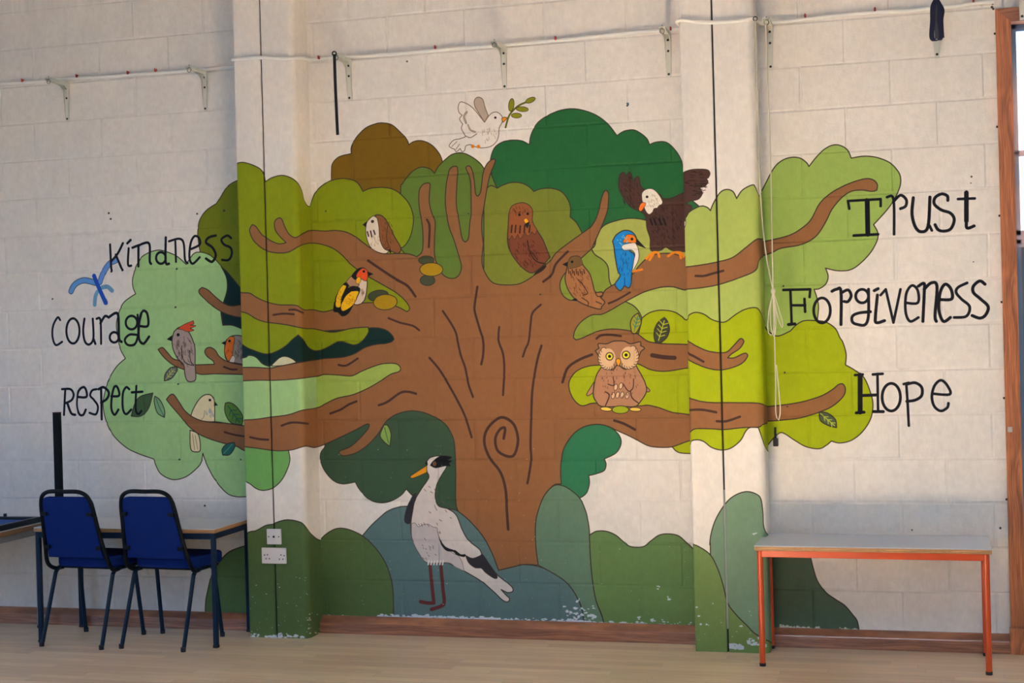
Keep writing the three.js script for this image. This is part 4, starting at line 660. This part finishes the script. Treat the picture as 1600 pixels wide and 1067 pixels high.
{
  const hang = onZ(522, 84, 0.19), end = onZ(524.5, 212, 0.19), k = new THREE.MeshStandardMaterial({ color: 0x0d0c10, roughness: 0.75, side: THREE.DoubleSide });
  const t = thing('strap', 'thin black strap dangling from the bracket beside the left pillar', 'strap', [bracketX[2], 0, 0.214]);
  put('webbing', ribbon([V(0, hang.y - 0.008, 0), V(0.002, hang.y - 0.15, 0.004), V(0.004, hang.y - 0.32, 0.002), V(0.006, end.y, 0)], 0.016, 0.004), k, t);
  put('loop', new THREE.TorusGeometry(0.011, 0.0035, 6, 16).rotateY(0.6).translate(0, hang.y - 0.004, 0), k, t);
  const n = new THREE.MeshStandardMaterial({ color: 0x161a38, roughness: 0.85, side: THREE.DoubleSide }), n2 = new THREE.MeshStandardMaterial({ color: 0x4a4c58, roughness: 0.85, side: THREE.DoubleSide });
  const b = thing('navy_strap', 'navy webbing strap folded over the bracket next to the door', 'strap', [bracketX[6], 0, 0.210]);
  const y0 = onZ(1456, 2, 0.19).y, y1 = onZ(1456, 66, 0.19).y;
  put('webbing', ribbon([V(-0.004, y0, 0.004), V(-0.018, y0 - 0.03, 0.012), V(-0.022, (y0 + y1) / 2, 0.014), V(-0.026, y1 + 0.012, 0.012), V(-0.014, y1, 0.006)], 0.024, 0.006), n, b);
  put('webbing', ribbon([V(0, y0, 0.006), V(0.012, y0 - 0.03, 0.014), V(0.010, (y0 + y1) / 2, 0.018), V(0.014, y1 + 0.012, 0.014), V(0.006, y1 + 0.002, 0.008)], 0.022, 0.006), n, b);
  put('webbing', ribbon([V(0.006, y0 - 0.005, -0.004), V(0.026, y0 - 0.05, -0.002), V(0.020, (y0 + y1) / 2, 0.002), V(0.022, y1 + 0.014, 0)], 0.018, 0.005), n, b);
  put('lining', ribbon([V(-0.006, y0 - 0.02, 0.004), V(-0.004, (y0 + y1) / 2, 0.006), V(-0.002, y1 + 0.01, 0.006)], 0.022, 0.004), n2, b);
}
{ // cream pull cord beside the right pillar
  const m = std(new THREE.Color().setRGB(0.66, 0.60, 0.46), 0.8), z = 0.215, t = thing('pull_cord', 'cream knotted cord hanging from a bracket beside the right pillar', 'cord');
  const p = (x, y, q = z) => onZ(x, y, q), knot = p(1208, 455), hookAt = p(1180, 31, 0.212);
  put('strand', tube([V(bracketX[5], BR_Y + BR_H - 0.032, z), p(1204, 250), p(1206, 350), knot], 0.0032, 40, 6), m, t);
  put('strand', tube([hookAt, p(1184, 180), p(1188, 300), p(1196, 390), knot], 0.0032, 40, 6), m, t);
  put('hook', new THREE.TorusGeometry(0.010, 0.0026, 6, 14).translate(hookAt.x, hookAt.y + 0.006, hookAt.z), std(0x3a332e, 0.5), t);
  put('knot', new THREE.IcosahedronGeometry(0.012, 2).scale(1, 1.4, 0.9).translate(knot.x, knot.y, knot.z), m, t);
  for (const a of [[1201, 490, 1201, 520, 1206, 524, 1210, 500], [1216, 480, 1223, 505, 1222, 512, 1214, 490], [1204, 480, 1206, 518, 1210, 526, 1212, 490]]) { const q = [knot]; for (let i = 0; i < a.length; i += 2) q.push(p(a[i], a[i + 1], z + 0.004 * i / 4)); q.push(knot.clone()); put('bow', tube(q, 0.0028, 30, 6), m, t); }
  put('strand', tube([knot, p(1210.5, 540), p(1212, 600), p(1213, 650), p(1216, 657), p(1219, 645), p(1217, 610), p(1213, 570)], 0.003, 50, 6), m, t);
  const pl = thing('cable_end', 'small black cable end poking from the wall below the cream cord', 'cable end'), c = onZ(1212, 691, 0.014), u = onZ(1212, 668, 0.006), mk = std(0x1c1b1d, 0.6);
  put('plug', rbox(0.026, 0.042, 0.018, 0.004, c.x, c.y, 0.014), mk, pl); put('lead', tube([V(c.x, c.y + 0.018, 0.012), V(c.x - 0.002, c.y + 0.05, 0.010), V(c.x - 0.002, u.y, 0.001)], 0.005, 12, 8), mk, pl);
}
{ // plates on the left pillar
  const mW = std(new THREE.Color().setRGB(0.74, 0.72, 0.73), 0.4), mD = std(0x231d22, 0.7), mG = std(0x77707a, 0.5), z = P1.d;
  const a = thing('blank_plate', 'square white wall plate with one dark hole, above the twin socket', 'wall plate', [-3.416, 0.565, z]);
  put('plate', rbox(0.086, 0.086, 0.012, 0.003, 0, 0, 0.006), mW, a); put('hole', new THREE.CylinderGeometry(0.0065, 0.0065, 0.002, 14).rotateX(Math.PI / 2).translate(0, 0.0, 0.0124), mD, a);
  for (const s of [-1, 1]) put('screw', new THREE.CylinderGeometry(0.0042, 0.0042, 0.002, 10).rotateX(Math.PI / 2).translate(0.03 * s, 0, 0.0124), mG, a);
  const b = thing('double_socket', 'wide white double socket plate below the square wall plate', 'socket', [-3.419, 0.459, z]);
  put('plate', rbox(0.147, 0.088, 0.014, 0.004, 0, 0, 0.007), mW, b);
  for (const [x, y] of [[413.4, 867], [418, 866.6], [415.8, 872.7], [421, 872.7], [439, 867], [444, 868], [436.6, 873.5], [442, 873.6]]) { const p = onZ(x, y, z + 0.014); put('pin_hole', box(0.0075, 0.008, 0.002, p.x + 3.419, p.y - 0.459, 0.0142), mG, b); }
}

// ------------------------------------------------------------------ tables
const dull = (color, roughness) => new THREE.MeshPhysicalMaterial({ color, roughness, specularIntensity: 0.35 });
const mOrange = std(new THREE.Color().setRGB(0.62, 0.070, 0.012), 0.32), mLam = std(new THREE.Color().setRGB(0.52, 0.56, 0.64), 0.2), mNavy = dull(new THREE.Color().setRGB(0.008, 0.022, 0.052), 0.4), mCap = std(0x1b1d24, 0.6);
function table(name, label, x0, x1, z0, z1, H, o) {
  const t = thing(name, label, 'table', [(x0 + x1) / 2, 0, (z0 + z1) / 2], o.turn ?? 0), w = x1 - x0, d = z1 - z0, th = o.th ?? 0.024, ins = o.inset ?? 0.022, r = o.r;
  put('tabletop', rbox(w, 0.004, d, 0.0015, 0, H - 0.002, 0), o.top, t);
  put('tabletop_core', metreUV(rbox(w, th - 0.004, d, 0.002, 0, H - 0.004 - (th - 0.004) / 2, 0)), o.edge, t);
  const yA = H - th, ah = o.apron;
  const lx = w / 2 - ins - r, lz = d / 2 - ins - r;
  put('apron', rbox(2 * lx, ah, 0.02, 0.003, 0, yA - ah / 2, lz), o.frame, t); put('apron', rbox(2 * lx, ah, 0.02, 0.003, 0, yA - ah / 2, -lz), o.frame, t);
  put('apron', rbox(0.02, ah, 2 * lz, 0.003, lx, yA - ah / 2, 0), o.frame, t); put('apron', rbox(0.02, ah, 2 * lz, 0.003, -lx, yA - ah / 2, 0), o.frame, t);
  for (const sx of [-1, 1]) for (const sz of [-1, 1]) {
    const leg = put('leg', o.square ? rbox(2 * r, yA - 0.012, 2 * r, 0.004, sx * lx, (yA + 0.012) / 2, sz * lz) : new THREE.CylinderGeometry(r, r, yA - 0.012, 18).translate(sx * lx, (yA + 0.012) / 2, sz * lz), o.legMat ?? o.frame, t);
    put('foot', o.square ? rbox(2 * r + 0.003, 0.016, 2 * r + 0.003, 0.003, sx * lx, 0.008, sz * lz) : new THREE.CylinderGeometry(r + 0.0015, r + 0.001, 0.016, 16).translate(sx * lx, 0.008, sz * lz), mCap, leg);
  }
  return t;
}
table('classroom_table', 'low table with bright orange metal legs and a grey laminate top', -0.735, 0.366, 0.058, 0.508, 0.592, { top: mLam, edge: mPly, frame: mOrange, apron: 0.034, r: 0.0145, inset: 0.010, turn: -0.02 });
const mLamGrey = std(new THREE.Color().setRGB(0.60, 0.63, 0.70), 0.2);
table('navy_table', 'wood-edged table with square navy legs behind the two blue chairs', -4.735, -3.628, 0.055, 0.512, 0.646, { top: mLamGrey, edge: mPly, frame: mNavy, apron: 0.034, r: 0.0125, inset: 0.006, square: true, turn: 0.012 });
const mGreyLeg = std(new THREE.Color().setRGB(0.28, 0.28, 0.29), 0.45);
table('grey_table', 'wood-edged table with grey legs under the miniature pool table', -6.03, -4.93, 0.10, 0.80, 0.622, { top: mLamGrey, edge: std(new THREE.Color().setRGB(0.24, 0.13, 0.065), 0.5), frame: mGreyLeg, apron: 0.04, r: 0.012, th: 0.032, square: true });
{ // miniature pool table lying on the grey table
  const t = thing('mini_pool_table', 'small black-railed pool table with blue cloth lying on the grey-legged table', 'pool table', [-5.46, 0.6222, 0.41]);
  const mK = std(0x0c0d12, 0.4), mBlue = std(new THREE.Color().setRGB(0.025, 0.10, 0.40), 0.9), w = 1.03, d = 0.58;
  put('bed', box(w - 0.02, 0.016, d - 0.02, 0, 0.008, 0), mBlue, t);
  for (const s of [-1, 1]) { put('rail', rbox(w, 0.032, 0.03, 0.004, 0, 0.016, s * (d / 2 - 0.015)), mK, t); put('rail', rbox(0.03, 0.032, d - 0.058, 0.004, s * (w / 2 - 0.015), 0.016, 0), mK, t); }
  for (const s of [-1, 1]) for (const q of [-1, 1]) put('pocket', new THREE.CylinderGeometry(0.024, 0.024, 0.006, 16).translate(s * (w / 2 - 0.04), 0.018, q * (d / 2 - 0.04)), mK, t);
  for (const x of [0.28, 0.0]) put('knob', rbox(0.016, 0.02, 0.016, 0.003, x, 0.04, -(d / 2 - 0.015)), mK, t);
}
{ const p = onZ(84.5, 645, 0.30), g = rbox(0.040, p.y - 0.646, 0.030, 0.003, 0, (p.y - 0.646) / 2, 0), t = thing('post', 'upright black post standing behind the blue chairs, against the wall', 'post', [-4.705, 0.646, 0.30]); put('shaft', g, dull(0x050609, 0.6), t); put('end_cap', box(0.041, 0.004, 0.031, 0, p.y - 0.646 + 0.002, 0), std(0x5a2024, 0.6), t); }

// ------------------------------------------------------------------ the two stacking chairs
function chair() {
  const t = new THREE.Group(), mF = dull(new THREE.Color().setRGB(0.004, 0.005, 0.008), 0.5), mL = dull(new THREE.Color().setRGB(0.005, 0.018, 0.042), 0.4);
  const cloth = new THREE.MeshPhysicalMaterial({ color: new THREE.Color().setRGB(0.006, 0.024, 0.16), roughness: 0.95, map: clothTex, specularIntensity: 0.3 });
  const add = (n, g, m, p = t) => { const o = new THREE.Mesh(g, m); o.name = n; o.castShadow = o.receiveShadow = true; p.add(o); return o; };
  // forward is -z; the seat stands on four slanted legs
  const SY = 0.425, T = 0.0115;
  const lean = (y) => 0.095 + (y - SY) * 0.25;        // the back leans towards +z
  const hw = (y) => 0.203 - (y - SY) * 0.108;
  const hoop = [];
  const side = (s) => [V(s * 0.185, SY - 0.016, -0.02), V(s * 0.194, SY - 0.014, 0.04), V(s * 0.203, SY + 0.02, 0.09), V(s * hw(0.55), 0.55, lean(0.55)), V(s * hw(0.68), 0.68, lean(0.68)), V(s * hw(0.79), 0.79, lean(0.79)), V(s * (hw(0.84) - 0.012), 0.835, lean(0.835)), V(s * (hw(0.86) - 0.05), 0.858, lean(0.858))];
  const Lh = side(-1), Rh = side(1).reverse(); hoop.push(...Lh, V(0, 0.861, lean(0.861)), ...Rh);
  add('back_frame', tube(hoop, T, 120, 10), mF);
  // upholstered back panel
  const sh = new THREE.Shape(), w0 = 0.174, w1 = 0.150, yb = 0.492, yt = 0.822, r = 0.035;
  sh.moveTo(-w0, yb); sh.lineTo(w0, yb); sh.lineTo(w1, yt - r); sh.quadraticCurveTo(w1 - 0.004, yt, w1 - r, yt); sh.lineTo(-w1 + r, yt); sh.quadraticCurveTo(-w1 + 0.004, yt, -w1, yt - r); sh.lineTo(-w0, yb);
  const bg = new THREE.ExtrudeGeometry(sh, { depth: 0.024, bevelEnabled: true, bevelThickness: 0.008, bevelSize: 0.008, bevelSegments: 3, steps: 1 });
  bg.translate(0, 0, -0.02); const bp = bg.attributes.position; for (let i = 0; i < bp.count; i++) bp.setZ(i, bp.getZ(i) + lean(bp.getY(i)) - 0.008); bg.computeVertexNormals();
  add('backrest', bg, cloth);
  for (const s of [-1, 1]) for (const y of [0.545, 0.735]) add('back_bracket', rbox(0.034, 0.022, 0.01, 0.002, s * (hw(y) - 0.022), y, lean(y) + 0.012), mF);
  // seat cushion, domed, rounded towards the front
  const ss = new THREE.Shape(), a = 0.196, f = -0.245, b = 0.045, q = 0.06;
  ss.moveTo(-a + 0.09, b); ss.lineTo(a - 0.09, b); ss.quadraticCurveTo(a - 0.01, b, a - 0.002, b - 0.09); ss.lineTo(a + 0.008, f + q); ss.quadraticCurveTo(a + 0.006, f, a - q, f - 0.008); ss.lineTo(-a + q, f - 0.008); ss.quadraticCurveTo(-a - 0.006, f, -a - 0.008, f + q); ss.lineTo(-a + 0.002, b - 0.09); ss.quadraticCurveTo(-a + 0.01, b, -a + 0.09, b);
  const sg = new THREE.ExtrudeGeometry(ss, { depth: 0.03, bevelEnabled: true, bevelThickness: 0.016, bevelSize: 0.012, bevelSegments: 4, curveSegments: 10 });
  sg.rotateX(Math.PI / 2).translate(0, SY + 0.044, 0); add('seat', sg, cloth);
  add('seat_frame', merge(bar(V(-0.185, SY - 0.012, 0.0), V(-0.185, SY - 0.012, -0.2), T), bar(V(0.185, SY - 0.012, 0.0), V(0.185, SY - 0.012, -0.2), T), bar(V(-0.185, SY - 0.012, -0.12), V(0.185, SY - 0.012, -0.12), T * 0.8), bar(V(-0.185, SY - 0.012, -0.02), V(0.185, SY - 0.012, -0.02), T * 0.8)), mF);
  for (const s of [-1, 1]) {
    for (const [top, foot] of [[V(s * 0.188, SY - 0.012, 0.035), V(s * 0.195, 0.0, 0.175)], [V(s * 0.186, SY - 0.012, -0.165), V(s * 0.195, 0.0, -0.225)]]) {
      const dir = foot.clone().sub(top).normalize(), end = foot.clone().addScaledVector(dir, -0.018), kn = top.clone().addScaledVector(dir, 0.03).add(V(0, 0.004, 0));
      const leg = add('leg', merge(bar(kn, end, T, T, 12), tube([V(top.x, SY - 0.012, top.z > 0 ? -0.03 : -0.10), V(top.x, SY - 0.013, top.z + (top.z > 0 ? -0.02 : 0.03)), kn], T, 10, 12)), mL);
      add('rubber_foot', new THREE.CylinderGeometry(T + 0.0025, T + 0.002, 0.024, 12).translate(foot.x, 0.012, foot.z), mCap, leg);
    }
  }
  return t;
}
{
  const c1 = chair();
  [[-4.442, 0.436, -0.075, 'blue fabric stacking chair in front of the black post, tucked under the navy table'], [-3.958, 0.420, -0.075, 'blue fabric stacking chair at the table end beside the left pillar']].forEach(([x, z, a, label], i) => {
    const c = i ? c1.clone() : c1; c.name = numbered('stacking_chair'); c.position.set(x, 0, z); c.rotation.y = a;
    c.userData = { label, category: 'chair', group: 'blue chairs at the navy table' }; scene.add(c);
  });
}

scene.traverse((o) => { if (o.isMesh) { o.castShadow = true; o.receiveShadow = true; } });
renderer.render(scene, camera);
